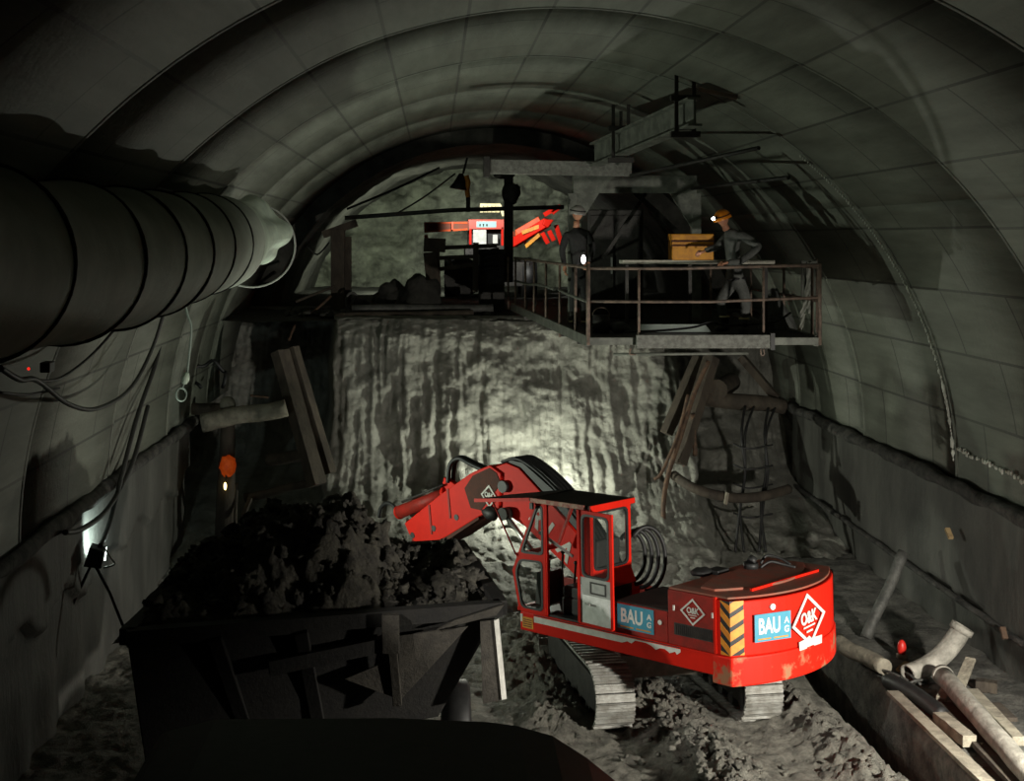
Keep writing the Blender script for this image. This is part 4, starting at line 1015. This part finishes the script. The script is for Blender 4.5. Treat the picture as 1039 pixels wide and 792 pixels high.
# ------------------------------------------------------------------ timber and props, left recess
def log(name, lb, p0, p1, r, m, cat='timber', taper=.9, n=14, group=None):
    p0, p1 = V(p0), V(p1); L = 10; pts = []; rr = []
    for i in range(L+1):
        t = i/L; pts.append(p0.lerp(p1, t)+V((noise.noise(V((t*2,p0.x,1))),noise.noise(V((t*2,p0.z,5))),noise.noise(V((t*2,p0.y,9)))))*r*.35); rr.append(r*(1-(1-taper)*t)*(1+.08*noise.noise(V((t*5,p0.x*3,2)))))
    b = MB(); b.tube(pts, rr, n)
    return tag(b.build(name, M[m]), lb, cat, group)
def plank(name, lb, p0, p1, w, h, m, cat='timber', up=None):
    b = MB(); p0, p1 = V(p0), V(p1); d = p1-p0; a, bb = frame_z(d)
    if up is not None: a = d.cross(V(up)).normalized(); bb = a.cross(d).normalized()
    n = 12; vs = []
    for i in range(n+1):
        t = i/n; p = p0.lerp(p1, t); jx = 1+.10*noise.noise(V((t*6,p0.x,3))); jz = 1+.10*noise.noise(V((t*6,p0.z,6)))
        for x, y in ((-1,-1),(1,-1),(1,1),(-1,1)): vs.append(p+a*(x*w/2*jx)+bb*(y*h/2*jz))
    fs = [(4*i+k,4*i+(k+1)%4,4*i+4+(k+1)%4,4*i+4+k) for i in range(n) for k in range(4)]+[(3,2,1,0),(4*n,4*n+1,4*n+2,4*n+3)]
    b.add(vs, fs); return tag(b.build(name, M[m], bevel=.006), lb, cat)
YL = 24.2
log('round_log', 'pale round log lying level from the left wall ledge to the leaning timbers', at(203,429,YL), at(291,413,YL), .17, 'woodl')
log('round_log', 'dark log end lying behind the post top in the left recess', at(186,413,25.2), at(232,416,25.4), .12, 'wood')
pr = thing('timber_post', 'upright timber post with an orange-wrapped middle in the left recess', 'post', tuple(at(231,560,YL+.3)))
b = MB(); b.tube([at(226,580,YL+.3), at(229,500,YL+.3), at(231,445,YL+.3), at(231,412,YL+.3)], [.17,.17,.14,.12], 14); b.build('post_shaft', M['wood'], pr)
b = MB(); b.ball(at(231,472,YL+.05), .17, 14, 9, (.9,.8,1.2), .5); b.build('glowing_orange_wrap', mat('glowing_orange_wrap',(.85,.16,.02),(.55,.07,.01),.6,scale=10,emit=(1,.10,.005),estr=.12), pr)  # weak emission paints the lamp glow onto the wrap
b = MB(); b.ball(at(231,410,YL+.25), .15, 14, 9); b.build('post_cap', M['woodl'], pr)
lp = thing('small_lamp', 'tiny glowing yellow bulb on the timber post below the orange wrap', 'lamp', tuple(at(229,493,YL)))
b = MB(); b.ball(at(228.5,493,YL-.02), .045, 12, 8, (.6,.6,1.6)); b.build('bulb', M['lampy'], lp)
b = MB(); b.tube([at(229,488,YL), at(230,478,YL+.02)], .02, 8); b.build('lamp_lead', M['cable'], lp)
plank('leaning_timber', 'thick squared timber leaning in front of the rock at the left recess', at(284,356,24.8), at(322,492,24.2), .30, .22, 'wood')
plank('leaning_timber', 'narrower timber leaning close behind the thick squared one', at(297,352,25.0), at(335,480,24.6), .20, .16, 'wood')
log('round_log', 'short log wedged level behind the leaning timbers', at(271,465,25.3), at(309,462,25.1), .12, 'wood')
log('round_log', 'thin dark pole sloping up to the foot of the leaning timbers', at(249,505,24.9), at(316,490,24.6), .08, 'wood')
log('thin_stake', 'thin upright stake beside the orange-wrapped post', at(238,565,24.0), at(240,490,24.1), .035, 'wood')
plank('loose_board', 'small pale board stub standing beside the thin stake', at(246,525,24.3), at(254,505,24.5), .09, .05, 'wood')
plank('loose_board', 'small brown board lying on top of the recess shelf', at(254,401,25.8), at(272,403,25.9), .09, .04, 'rusty')
o = MB(); c = at(213,382,25.4); o.tube([c+V((.30*math.cos(2*PI*k/30),.05*math.sin(k*.9),.27*math.sin(2*PI*k/30)+.05*math.cos(k))) for k in range(-3, 21)], .035, 8)
tag(o.build('hose_loop', M['black']), 'black hose loop sticking up above the left ledge', 'hose')
# right recess
YR = 25.2
plank('leaning_timber', 'long dark timber leaning under the platform beside the right recess', at(722,362,YR), at(688,470,YR-.5), .26, .2, 'wood')
plank('leaning_timber', 'second long timber leaning outside the first under the platform', at(709,362,YR+.3), at(676,440,YR), .22, .16, 'wood')
o = MB(); o.tube(smoothpath([at(719,366,YR-.3), at(704,400,YR-.4), at(690,445,YR-.6), at(677,485,YR-.7), at(673,520,YR-1.0), at(676,560,YR-1.6), at(677,590,YR-2.0)]), .045, 8)
tag(o.build('bent_bar', M['rusty']), 'rusty bent bar running down the edge of the rock face', 'bar')
o = MB(); o.tube(smoothpath([at(698,400,YR-.5), at(688,440,YR-.6), at(672,478,YR-.8), at(664,486,YR-.8)]), .03, 8)
tag(o.build('thin_bar', M['rusty']), 'thin rusty bar hanging left of the long bent bar', 'bar')
log('round_log', 'long log lying level high in the right recess', at(716,402,YR), at(796,413,YR-.1), .16, 'wood')
log('round_log', 'log with round pale end resting on the level log in the right recess', at(728,395,YR-.15), at(742,388,YR+1.6), .20, 'wood')
log('thin_stake', 'thin dark pole hanging under the right recess logs', at(703,420,YR-.4), at(705,462,YR-.4), .05, 'rusty')
plank('raking_shore', 'dark raking timber under the right corner of the platform', at(752,362,25.6), at(788,404,25.3), .18, .14, 'wood')
ms = thing('wire_mesh', 'torn dark reinforcing wires hanging in front of the right recess rock', 'mesh', tuple(at(765,540,24.8)))
for px, d in ((748,4),(757,-5),(772,3),(779,-6)):
    b = MB(); b.tube(smoothpath([at(px+8,412,25.0), at(px+d*.6+2,440,24.5), at(px+d+4,480,24.3), at(px-1+d,515,24.0), at(px-2,560,23.6)]), .025, 6); b.build('wire', M['black'], ms)
for py in (452, 473, 492, 522):
    b = MB(); b.tube(smoothpath([at(744,py-2,24.3), at(760,py+3,24.2), at(784,py-1,24.3)]), .018, 6); b.build('cross_wire', M['black'], ms)
o = MB(); o.tube(smoothpath([at(684,482,24.6), at(700,493,24.0), at(722,501,23.8), at(748,505,23.7), at(775,503,23.8), at(800,496,24.3)]), .09, 10)
tag(o.build('curved_walkway_pipe', M['wood']), 'curved dark pipe sweeping across the right recess rock', 'pipe')
plank('loose_board', 'small pale board hanging from the curved pipe in the right recess', at(738,499,23.6), at(736,511,23.6), .10, .05, 'woodl')

# ------------------------------------------------------------------ pipes and timber on the right hand kerb
KZ = .42
def kz(px, py, z): return atz(px, py, z)
lp1 = log('prop_pole', 'dull steel pole leaning against the right wall behind the excavator', at(878,648,18.8), at(917,560,19.3), .08, 'piped', 'pole', 1.)
p0 = kz(850,650,KZ+.12); p1 = kz(897,676,KZ+.12)
log('round_log', 'dusty log lying on the kerb behind the red excavator', p0, p1, .11, 'woodl', 'timber', .95)
ep = thing('elbow_pipe', 'bent grey pipe with its open end raised on the right kerb', 'pipe', tuple(kz(935,685,KZ)))
b = MB(); q = [kz(921,684,.52), at(938,677,17.0), at(955,665,17.05), at(968,650,17.1), at(976,637,17.1)]
path = smoothpath(q, 5); b.hollow(path, .125, .018, 24); b.build('pipe_body', M['pipe'], ep)
d = (path[-1]-path[-2]).normalized(); b = MB(); b.hollow([path[-1]-d*.05, path[-1]+d*.03], .15, .04, 24); b.build('pipe_flange', M['pipe'], ep)
lpz = thing('long_pipe', 'long dusty pipe lying along the right kerb, nearest the wall', 'pipe', tuple(kz(1000,740,KZ)))
pA = kz(956,684,.64); pB = kz(1062,806,.58)
b = MB(); b.hollow([pA.lerp(pB, i/12)+V((.012*noise.noise(V((i*.7,0,0))),0,.012*noise.noise(V((0,i*.7,0))))) for i in range(13)], .115, .02, 24); b.build('pipe_body', M['pipe'], lpz)
b = MB(); b.tube([pA, pA+(pB-pA).normalized()*.07], .126, 24); b.build('pipe_collar', M['pipe'], lpz)
plank('kerb_board', 'long board lying along the outer edge of the right kerb', kz(906,702,KZ+.03), kz(1004,796,KZ+.03), .16, .05, 'woodl', 'board', up=(0,0,1))
plank('kerb_board', 'second long board lying beside the long dusty pipe', kz(957,714,KZ+.05), kz(1036,798,KZ+.05), .20, .06, 'wood', 'board', up=(0,0,1))
o = MB()
pts = [kz(900,690,KZ+.02), kz(915,697,KZ+.06), kz(930,705,KZ+.07), kz(945,716,KZ+.06), kz(957,727,KZ+.03)]
o.tube(smoothpath(pts), [.03]+[.10]*(len(smoothpath(pts))-2)+[.03], 10); tag(o.build('dark_hose_piece', M['black']), 'dark flattened hose piece lying at the kerb between boards', 'hose')
plank('timber_block', 'short thick timber block lying on the kerb between the two boards', kz(953,727,KZ+.08), kz(984,752,KZ+.08), .16, .13, 'woodl', 'timber', up=(0,0,1))
plank('timber_block', 'squared batten propped against the wall above the long pipe', at(974,695,16.5), at(985,668,16.8), .13, .05, 'woodl', 'timber')
plank('timber_block', 'short batten stub leaning left of the long dusty pipe', kz(955,709,.5), kz(962,697,.56), .12, .06, 'woodl', 'timber')
plank('timber_block', 'batten lying between the long pipe and the wall, cut end toward the viewer', kz(986,702,.62), kz(1034,752,.62), .14, .10, 'woodl', 'timber', up=(0,0,1))
plank('timber_block', 'dark block lying near the wall behind the long pipe', kz(990,694,.48), kz(1012,697,.48), .15, .13, 'wood', 'timber', up=(0,0,1))
plank('timber_block', 'dark board piece lying against the wall beyond the cut batten', kz(1006,714,.6), kz(1024,730,.6), .2, .05, 'wood', 'timber', up=(0,0,1))
o = MB(); o.prism([kz(982,745,KZ),kz(990,742,KZ),kz(1001,758,KZ),kz(996,764,KZ)], (0,0,.08)); tag(o.build('wood_wedge', M['woodl'], bevel=.01), 'small split wedge beside the long pipe on the kerb', 'wedge')
rc = thing('red_cap', 'small red cap standing on the kerb behind the elbow pipe', 'cap', tuple(at(915,662,17.9)))
b = MB(); c = at(915,657,17.9); b.ball(c, .075, 16, 10, (.8,.8,1.5)); b.build('cap_shell', mat('red_plastic',(.75,.03,.02),rough=.4), rc)
b = MB(); b.tube([c-V((0,0,.16)), c-V((0,0,.08))], .07, 14); b.build('cap_rim', M['woodl'], rc)
plank('wood_chip', 'small fresh wood chip lying beside the elbow pipe foot', kz(911,680,KZ+.04), kz(920,672,KZ+.10), .06, .04, 'woodh')
ch = thing('chain_scraps', 'tangled wire scraps lying at the foot of the elbow pipe', 'scrap', tuple(kz(925,690,KZ)))
for k, (a, c) in enumerate((((889,678),(924,692)),((908,684),(930,700)),((920,694),(940,690)),((912,678),(934,694)))):
    b = MB(); b.tube(smoothpath([kz(*a,KZ+.05), kz((a[0]+c[0])/2,(a[1]+c[1])/2-2,KZ+.10), kz(*c,KZ+.05)]), .018, 6); b.build('wire_scrap', M['piped'], ch)
# wall stubs on the right wall
def wpt(px, py, X):                                   # on a wall at constant X
    Y = X*F/(px-CX); return at(px, py, Y)
for i, (a, c, nm, lb, m) in enumerate((((961,536),(965,546),'wall_peg','short pale wood peg standing out of the right wall','woodh'),((1017,636),(1020,648),'wall_bracket','short rusty bracket on the right wall near the long pipe','rusty'))):
    plank(nm, lb, wpt(*a,7.22), wpt(*c,7.22), .07, .05, m, 'peg')
# lime streak down the ring joint and drips below it
b = MB()
for i in range(110):
    a = math.radians(3+48*i/110); y = 18.73+.02*noise.noise(V((i*.6,0,0)))
    r = TR-.075
    b.ball((TX+r*math.cos(a), y, TZ+r*math.sin(a)), .008+.020*random.random()**2*max(.3,1.25-i/70), 6, 4, (1,1,2.2), .6)
tag(b.build('lime_streak', M['lime']), 'white lime deposit streaking down the ring joint on the right wall', 'lime deposit', kind='stuff')
b = MB()
for i in range(90):
    y = random.uniform(15.2, 18.6); z = TZ+.50+(.03*noise.noise(V((y*3,0,0))))-.10*(18.75-y)*.3; r = TR-.055
    a = math.asin((z-TZ)/r); b.ball((TX+r*math.cos(a), y, z-random.random()*.04), .008+.014*random.random(), 5, 4, (1,1,1.6), .5)
tag(b.build('lime_drips', M['lime']), 'row of small pale lime drips along the right wall below the streak', 'lime deposit', kind='stuff')

# ------------------------------------------------------------------ left wall: lamp, cables, cord
fl = thing('wall_floodlight', 'black floodlight on cables shining onto the lower left wall', 'lamp', tuple(at(97,566,17.3)))
Yw2 = 17.3; lc_ = at(97,565,Yw2)
b = MB(); b.prism([lc_+V(p) for p in ((-.13,-.12,-.10),(.10,-.12,-.13),(.14,-.12,.10),(-.05,-.12,.15))], (-.02,.22,.02)); b.build('lamp_housing', M['black'], fl, bevel=.015)
b = MB(); b.prism([lc_+V(p) for p in ((-.10,.105,-.05),(.10,.105,-.07),(.12,.105,.10),(-.03,.105,.13))], (0,.012,0)); b.build('lamp_glass', M['lamp'], fl)
b = MB(); b.tube(smoothpath([lc_+V((.13,.0,.10)), lc_+V((.20,.02,-.02)), lc_+V((.24,.02,-.10)), lc_+V((.10,0,-.14))]), .014, 6); b.build('lamp_bracket', M['steel'], fl)
for a in (((96,572),(112,602),(127,640)),((93,572),(75,610),(58,650))):
    b = MB(); b.tube([at(*p, Yw2) for p in a], .022, 6); b.build('stand_leg', M['black'], fl)
def wl(px, py, X=-4.38): Y = X*F/(px-CX); return at(px, py, Y)
def cab(pts, lb, r=.028, nm='cable', m='cable'):
    o = MB(); o.tube(smoothpath(pts), r, 7); return tag(o.build(nm, M[m]), lb, 'cable')
cab([wl(168,302), wl(160,360), wl(140,420), wl(124,480), wl(112,528), lc_+V((.06,0,.14))], 'black cable running steeply down the left wall to the floodlight', .035)
cab([wl(150,412), wl(134,470), wl(110,515), wl(84,536), wl(66,540)], 'slack black cable curving along the left ledge above the floodlight', .035)
cab([wl(0,373,-3.5), wl(20,385,-3.5), wl(38,386,-3.6), wl(70,410,-3.8), wl(100,414,-3.9), wl(133,393,-3.9), wl(156,350,-3.8), wl(170,303,-3.6)], 'long cable sagging across the left wall below the air duct', .026)
cab([wl(38,386,-3.6), wl(62,383,-3.8), wl(95,358,-3.8), wl(128,320,-3.5)], 'thin cable rising from the wall box to the air duct', .016)
cab([wl(0,398,-3.7), wl(30,400,-3.75), wl(60,394,-3.8)], 'thin cable running out of frame low on the left wall', .014)
jb = thing('junction_box', 'small black junction box on the left wall below the duct', 'box', tuple(wl(48,372,-3.8)))
c = wl(48,372,-3.8); b = MB(); b.box(c.x-.05,c.x+.05,c.y-.09,c.y+.09,c.z-.05,c.z+.05); b.build('box_shell', M['black'], jb, bevel=.01)
c2 = wl(29,374,-3.72); b = MB(); b.ball(c2, .014, 8, 6); b.build('pilot_light', mat('red_pilot',(1,.05,.03),emit=(1,.02,.01),estr=1.2), jb)
hc = thing('extension_cord', 'pale cord hanging from the air duct with a plug at its end', 'cord', tuple(at(189,385,18.2)))
b = MB(); b.tube(smoothpath([at(186,300,18.2), at(190,318,18.2), at(194,331,18.2), at(193,350,18.2), at(190,378,18.2)]), .016, 7); b.build('cord', M['cord'], hc)
b = MB(); b.tube([at(190,378,18.2), at(188.5,384,18.2), at(187,389,18.2)], [.03,.055,.035], 12); b.build('plug', M['ductend'], hc)
b = MB(); q = at(184,400,18.2); b.tube([q+V((.07*math.cos(2*PI*k/16),0,.09*math.sin(2*PI*k/16))) for k in range(17)], .012, 6, False); b.tube([at(187,389,18.2), at(185,394,18.2)], .01, 6); b.build('ring', M['cord'], hc)
# ------------------------------------------------------------------ bench edge clutter and the heading
def bz(px, Y, z=4.42): return V(((px-CX)*Y/F, Y, z))
log('edge_pipe', 'long dark pipe lying along the front edge of the rock bench', at(357,314,28.0), at(500,313,28.2), .10, 'piped', 'pipe', 1.)
log('edge_pipe', 'second dark pipe lying just behind and below the first on the bench edge', at(340,321,27.7), at(480,319,27.9), .09, 'wood', 'pipe', 1.)
hp_ = thing('heading_post', 'stout upright timber post at the left side of the upper heading', 'post', tuple(bz(343,29.5)))
b = MB(); b.beam(at(343,232,29.5), V((at(343,0,29.5).x,29.5,4.36)), .34, .30); b.build('post_shaft', M['wood'], hp_, bevel=.02)
b = MB(); b.beam(at(352,240,29.7), V((at(352,0,29.7).x,29.7,4.36)), .14, .2); b.build('side_batten', M['wood'], hp_)
b = MB(); b.beam(at(328,238,29.5), at(362,226,29.5), .3, .16); b.build('head_block', M['wood'], hp_)
b = MB(); b.tube([at(350,221,30.5), at(460,213,31.0), at(572,210,31.2)], .05, 8); tag(b.build('cross_pipe', M['piped']), 'thin dark pipe spanning level across the upper heading', 'pipe')
cab([at(352,212,33), at(400,192,33), at(446,170,33)], 'straight cable slanting up across the heading to the crown', .03)
cab([at(400,218,34), at(430,200,34), at(462,176,34)], 'thin cable curving up across the lit heading rock', .022)
cab([at(312,250,30.2), at(322,258,30.2), at(334,246,30.2)], 'short slack cable loop left of the heading post', .02)
cp = thing('centre_post', 'dark post with a hook block in the middle of the heading', 'post', tuple(bz(516,30.5)))
b = MB(); b.beam(at(516,168,30.2), at(516,286,30.2), .24, .2); b.build('post_shaft', M['darkm'], cp)
b = MB(); b.ball(at(519,196,30), .22, 14, 9, (1,.8,1.1), .4); b.ball(at(512,176,30), .17, 12, 8, (1.4,.8,.8), .4); b.build('hook_block', M['darkm'], cp)
hl2 = thing('hanging_lamp', 'dark shade hanging with an orange handle from the heading crown', 'lamp', tuple(at(473,190,31)))
b = MB(); b.tube([at(468,176,31), at(467,186,31), at(466,192,31)], [.05,.16,.24], 16); b.build('lamp_shade', M['black'], hl2)
b = MB(); b.tube(smoothpath([at(473,178,30.9), at(475,185,30.9), at(474,193,30.9), at(475,200,30.9)]), .06, 10); b.build('orange_sleeve', mat('orange_sleeve',(.9,.36,.03),(.7,.22,.02),.5,scale=8), hl2)
b = MB(); b.beam(at(475,198,31), at(475,215,31), .10); b.beam(at(470,176,31), at(474,160,31), .05); b.build('hanger', M['darkm'], hl2)
# red machine in the heading
rg = thing('heading_loader', 'red tunnel loader with a turquoise sign in the upper heading', 'loader', (1.3, 37.5, 4.4))
Yg = 36.5
def gp(px, py, dy=0): return at(px, py, Yg+dy)
def gbox(x0, y0, x1, y1, dy, depth, name, m, bev=.01, par=None):
    a = gp(x0, y0, dy); c = gp(x1, y1, dy); b = MB(); b.box(a.x,c.x,a.y,a.y+depth,c.z,a.z); return b.build(name, m, par or rg, bevel=bev)
gbox(475,222.5,511.5,232.5,0,1.2,'cab_roof', mat('pink_red_paint',(.85,.10,.06),(.72,.08,.05),.45,scale=4))
sg = gbox(483.5,224.5,503.5,230.5,-.015,.014,'turquoise_sign', mat('pale_turquoise',(.45,.85,.85),(.38,.78,.78),.5), 0)
b = MB()
for x in (487,490.5,494): a = gp(x,228.2,-.02); b.box(a.x-.02,a.x+.02,a.y-.003,a.y,a.z-.035,a.z+.035)
b.build('sign_marks', M['darkm'], sg)
gbox(480,233,493.5,248,.02,.05,'window_panel', M['cream'])
gbox(500,238,505,247,.02,.05,'window_panel', M['cream'])
gbox(476,232.5,478.5,249,0,.1,'cab_pillar', M['red']); gbox(508.5,230,511,250,0,.1,'cab_pillar', M['red'])
gbox(475,232.5,511,250,.4,.7,'cab_interior', M['black'])
gbox(472,249,512,262,-.02,1.6,'loader_body', M['darkm'])
for k in range(5): gbox(487+k*4.1,208.5,490.4+k*4.1,215.5,.2,.2,'lamp_bar', mat('cream_bar',(.95,.90,.55),(.85,.78,.4),.5) if k == 0 else bpy.data.materials['cream_bar'], .005)
b = MB(); b.beam(gp(507,208,.2), gp(511,219,.2), .08); b.beam(gp(487,207.5,.2), gp(508,207.5,.2), .06); b.build('lamp_frame', bpy.data.materials['cream_bar'], rg)
b = MB(); b.beam(gp(432,230.5,-.6), gp(474,229,-.2), .30, .26, up=(0,0,1)); b.build('left_boom', M['reddirt'], rg, bevel=.01)
b = MB(); b.beam(gp(432,235,-.75), gp(474,232.5,-.35), .07, .05, up=(0,0,1)); b.beam(gp(431,226,-.75), gp(474,226,-.35), .05, .04, up=(0,0,1)); b.beam(gp(431.5,226,-.8), gp(431.5,236,-.8), .05); b.beam(gp(459,225,-.62), gp(459,233,-.62), .05); b.build('boom_edge', mat('orange_red',(.85,.13,.03),(.7,.09,.02),.5), rg)
ore = bpy.data.materials['orange_red']
b = MB(); b.beam(gp(432,238,-.7), gp(434,248,-.7), .10); b.build('boom_foot', ore, rg)
for k in range(5): gbox(514+k*4.4,234.5,516.8+k*4.4,247.5,.1,.1,'ladder_rung', ore, .005)
b = MB(); b.beam(gp(520,247,0), gp(556,225,-.5), .24); b.build('lift_arm', M['red'], rg, bevel=.02)
b = MB(); b.beam(gp(530,236,-.3), gp(552,228,-.5), .10); b.build('lift_cylinder', M['yellow'], rg)
b = MB(); b.beam(gp(524,236,.1), gp(548,222,.0), .16); b.build('lift_arm', ore, rg, bevel=.02)
b = MB(); b.beam(gp(534,250,-.4), gp(548,238,-.6), .10); b.build('lift_cylinder', M['yellow'], rg)
b = MB(); b.prism([gp(552,222,-.8),gp(562,223,-.8),gp(556,231,-.8),gp(551,228,-.8)], (0,.3,0)); b.build('arm_head', M['red'], rg, bevel=.02)
for a, c in (((550,236),(556,247)),((557,234),(562,244)),((564,228),(570,248)),((560,216),(569,209)),((552,218),(566,210))):
    b = MB(); b.beam(gp(*a,-.5), gp(*c,-.5), .12); b.build('bucket_link', M['red'], rg, bevel=.01)
for x in (.5, 2.6):
    for y in (36.4, 38.2):
        b = MB(); b.tube([(x-.2,y,4.92),(x+.2,y,4.92)], .52, 26); w = b.build('wheel', M['black'], rg)
b = MB(); b.box(.6,2.6,36.0,38.9,4.7,5.35); b.build('chassis', M['darkm'], rg, bevel=.02)
# drum, timber frame, stones and scrap on the bench
tf = thing('timber_stand', 'dark timber stand of crossed bars on the bench before the loader', 'stand', tuple(bz(470,29.2)))
for a, c, w in (((442,248),(444,300),.16),((483,246),(482,296),.12),((432,252),(504,249),.09),((440,262),(483,260),.09),((446,273),(480,268),.09),((455,262),(460,272),.07),((430,248),(452,249),.30),((436,256),(440,298),.28)):
    b = MB(); b.beam(at(*a,29.2), at(*c,29.2), w); b.build('frame_bar', M['wood'], tf)
dr = thing('cable_drum', 'dark round cable drum standing behind the timber stand', 'drum', tuple(bz(471,30.4)))
c = at(470,281,30.4); b = MB(); b.tube([c+V((0,-.15,0)), c+V((0,-.09,0))], .44, 28); b.build('drum_flange', M['darkm'], dr)
b = MB(); b.tube([c+V((0,.25,0)), c+V((0,.31,0))], .44, 28); b.build('drum_flange', M['darkm'], dr)
b = MB(); b.tube([c+V((0,-.09,0)), c+V((0,.25,0))], .30, 24); b.build('drum_core', M['black'], dr)
for i, (px, py, r, m, sc, lb) in enumerate(((397,281,.20,'boulder',(1,.8,1),'dark rounded boulder standing highest on the left of the bench'),(412,291,.20,'boulder',(1.2,.8,.8),'dark boulder between the tall boulder and the pale stone'),(416,298,.21,'rock',(1,.8,.75),'pale rounded stone lying on the bench in front of the dark boulders'),(366,293,.15,'boulder',(1,.8,1),'small dark boulder beside the heading post'),(381,299,.18,'boulder',(1.6,.8,.6),'flat dark boulder on the bench between post and tall boulder'),(428,287,.20,'boulder',(1,.8,1.2),'dark upright boulder against the timber stand'))):
    c = at(px, py, 28.9-.1*i); o = MB(); o.ball((c.x, c.y, 4.38+r*(2.0 if i in (0,1,5) else 1.4)*sc[2]*.75), r*(2.0 if i in (0,1,5) else 1.4), 18, 12, sc, .5); tag(o.build('boulder', M[m]), lb, 'boulder')
b = MB()
for i in range(160):
    px = random.uniform(290,500); Y = random.uniform(27.9,29.6); r = random.uniform(.03,.12); b.ball(bz(px,Y,4.38+r*.4), r, 7, 5, (random.uniform(.8,1.6),1,random.uniform(.5,.9)), .8)
tag(b.build('bench_rubble', M['rockd']), 'dark rubble strewn along the top of the rock bench', 'rubble', kind='stuff')
for i, (a, c, lb) in enumerate((((300,306),(340,290),'thin dark bar leaning up toward the heading post'),((312,322),(336,300),'thin pale rod lying diagonally on the left bench'),((293,345),(299,330),'short pale stick standing in the left bench rubble'),((343,340),(349,329),'short pale twig on the bench edge beside the pipes'))):
    log('loose_rod', lb, at(*a,28.2), at(*c,28.4), .03, 'rusty' if i else 'wood', 'rod', 1., 8)
wr = thing('wheel_rim', 'pale ring standing on the bench right of the heading post', 'ring', tuple(at(356,294,28.9)))
c = at(357,294,28.9); c.z = 4.64; b = MB(); b.tube([c+V((.13*math.cos(2*PI*k/24),0,.20*math.sin(2*PI*k/24))) for k in range(25)], .03, 8, False); b.build('ring_tube', M['piped'], wr)
b = MB(); b.beam(c-V((.1,0,.16)), c+V((.1,0,.16)), .025); b.build('ring_spoke', M['piped'], wr)
# cabinet/tool stack on bench left of platform
gb = thing('generator_box', 'dark ribbed machine box on the bench behind the platform railing', 'machine', tuple(bz(506,30)))
a = at(487,254,29.6); c = at(512,0,29.6); b = MB(); b.box(a.x,c.x,29.6,30.6,4.36,a.z); b.build('machine_body', M['darkm'], gb, bevel=.03)
for k in range(4): b = MB(); b.tube(smoothpath([at(488,262+k*5,29.5), at(494,255+k*6,29.4), at(506,252+k*7,29.4)]), .03, 7); b.build('machine_hose', M['black'], gb)
b = MB(); b.box(a.x-.03,c.x+.03,29.57,30.63,a.z-.10,a.z+.02); b.build('machine_lid', M['darkm'], gb, bevel=.02)

# ------------------------------------------------------------------ lights
def light(name, kind, loc, e, col=(1,1,1), size=.1, target=None, angle=90, blend=.3):
    d = bpy.data.lights.new(name, kind); d.energy = e; d.color = col; d.shadow_soft_size = size
    o = bpy.data.objects.new(name, d); COL.objects.link(o); o.location = loc
    if target is not None:
        o.rotation_euler = (V(target)-V(loc)).to_track_quat('-Z', 'Y').to_euler()
        d.spot_size = math.radians(angle); d.spot_blend = blend
    return o
light('face_lamp', 'POINT', (1.80, 24.5, 1.60), 270, (.97,1,.84), .04)
light('key_lamp', 'SPOT', (6.6, 11.6, 2.3), 2000, (1,.95,.84), .12, (3.4,16.2,.7), 104, .6)
light('side_lamp', 'SPOT', (-4.2, 18.5, 2.05), 720, (.90,1,.82), .10, (2.0,18.6,4.6), 118, .8)
light('fill_lamp', 'SPOT', (-3.6, 9.0, 5.0), 1100, (1,.96,.88), .08, (2.9,15.8,1.4), 21, .6)
light('wall_lamp', 'SPOT', tuple(lc_+V((.05,.17,.03))), 110, (.80,1,.95), .05, tuple(lc_+V((-.6,1.3,.8))), 130, .6)
hm_ = W1_
light('cap_lamp', 'SPOT', hm_, 32, (1,.98,.92), .02, tuple(at(688,333,20.3)), 36, .7)
light('heading_lamp', 'SPOT', (-1.0, 37.5, 5.0), 620, (.93,1,.80), .15, (-.6,44.3,6.2), 140, .6)
light('loader_lamp', 'SPOT', (.9, 32.8, 7.4), 900, (1,1,.92), .12, (2.0,36.8,6.2), 55, .5)
w = bpy.data.worlds.new('dark'); S.world = w; w.use_nodes = True
w.node_tree.nodes['Background'].inputs[0].default_value = (.5,.6,.5,1); w.node_tree.nodes['Background'].inputs[1].default_value = .0015
vs_ = S.view_settings; vs_.view_transform = 'Standard'; vs_.look = 'None'; vs_.gamma = 1; vs_.use_curve_mapping = False; vs_.exposure = 0
S.display_settings.display_device = 'sRGB'
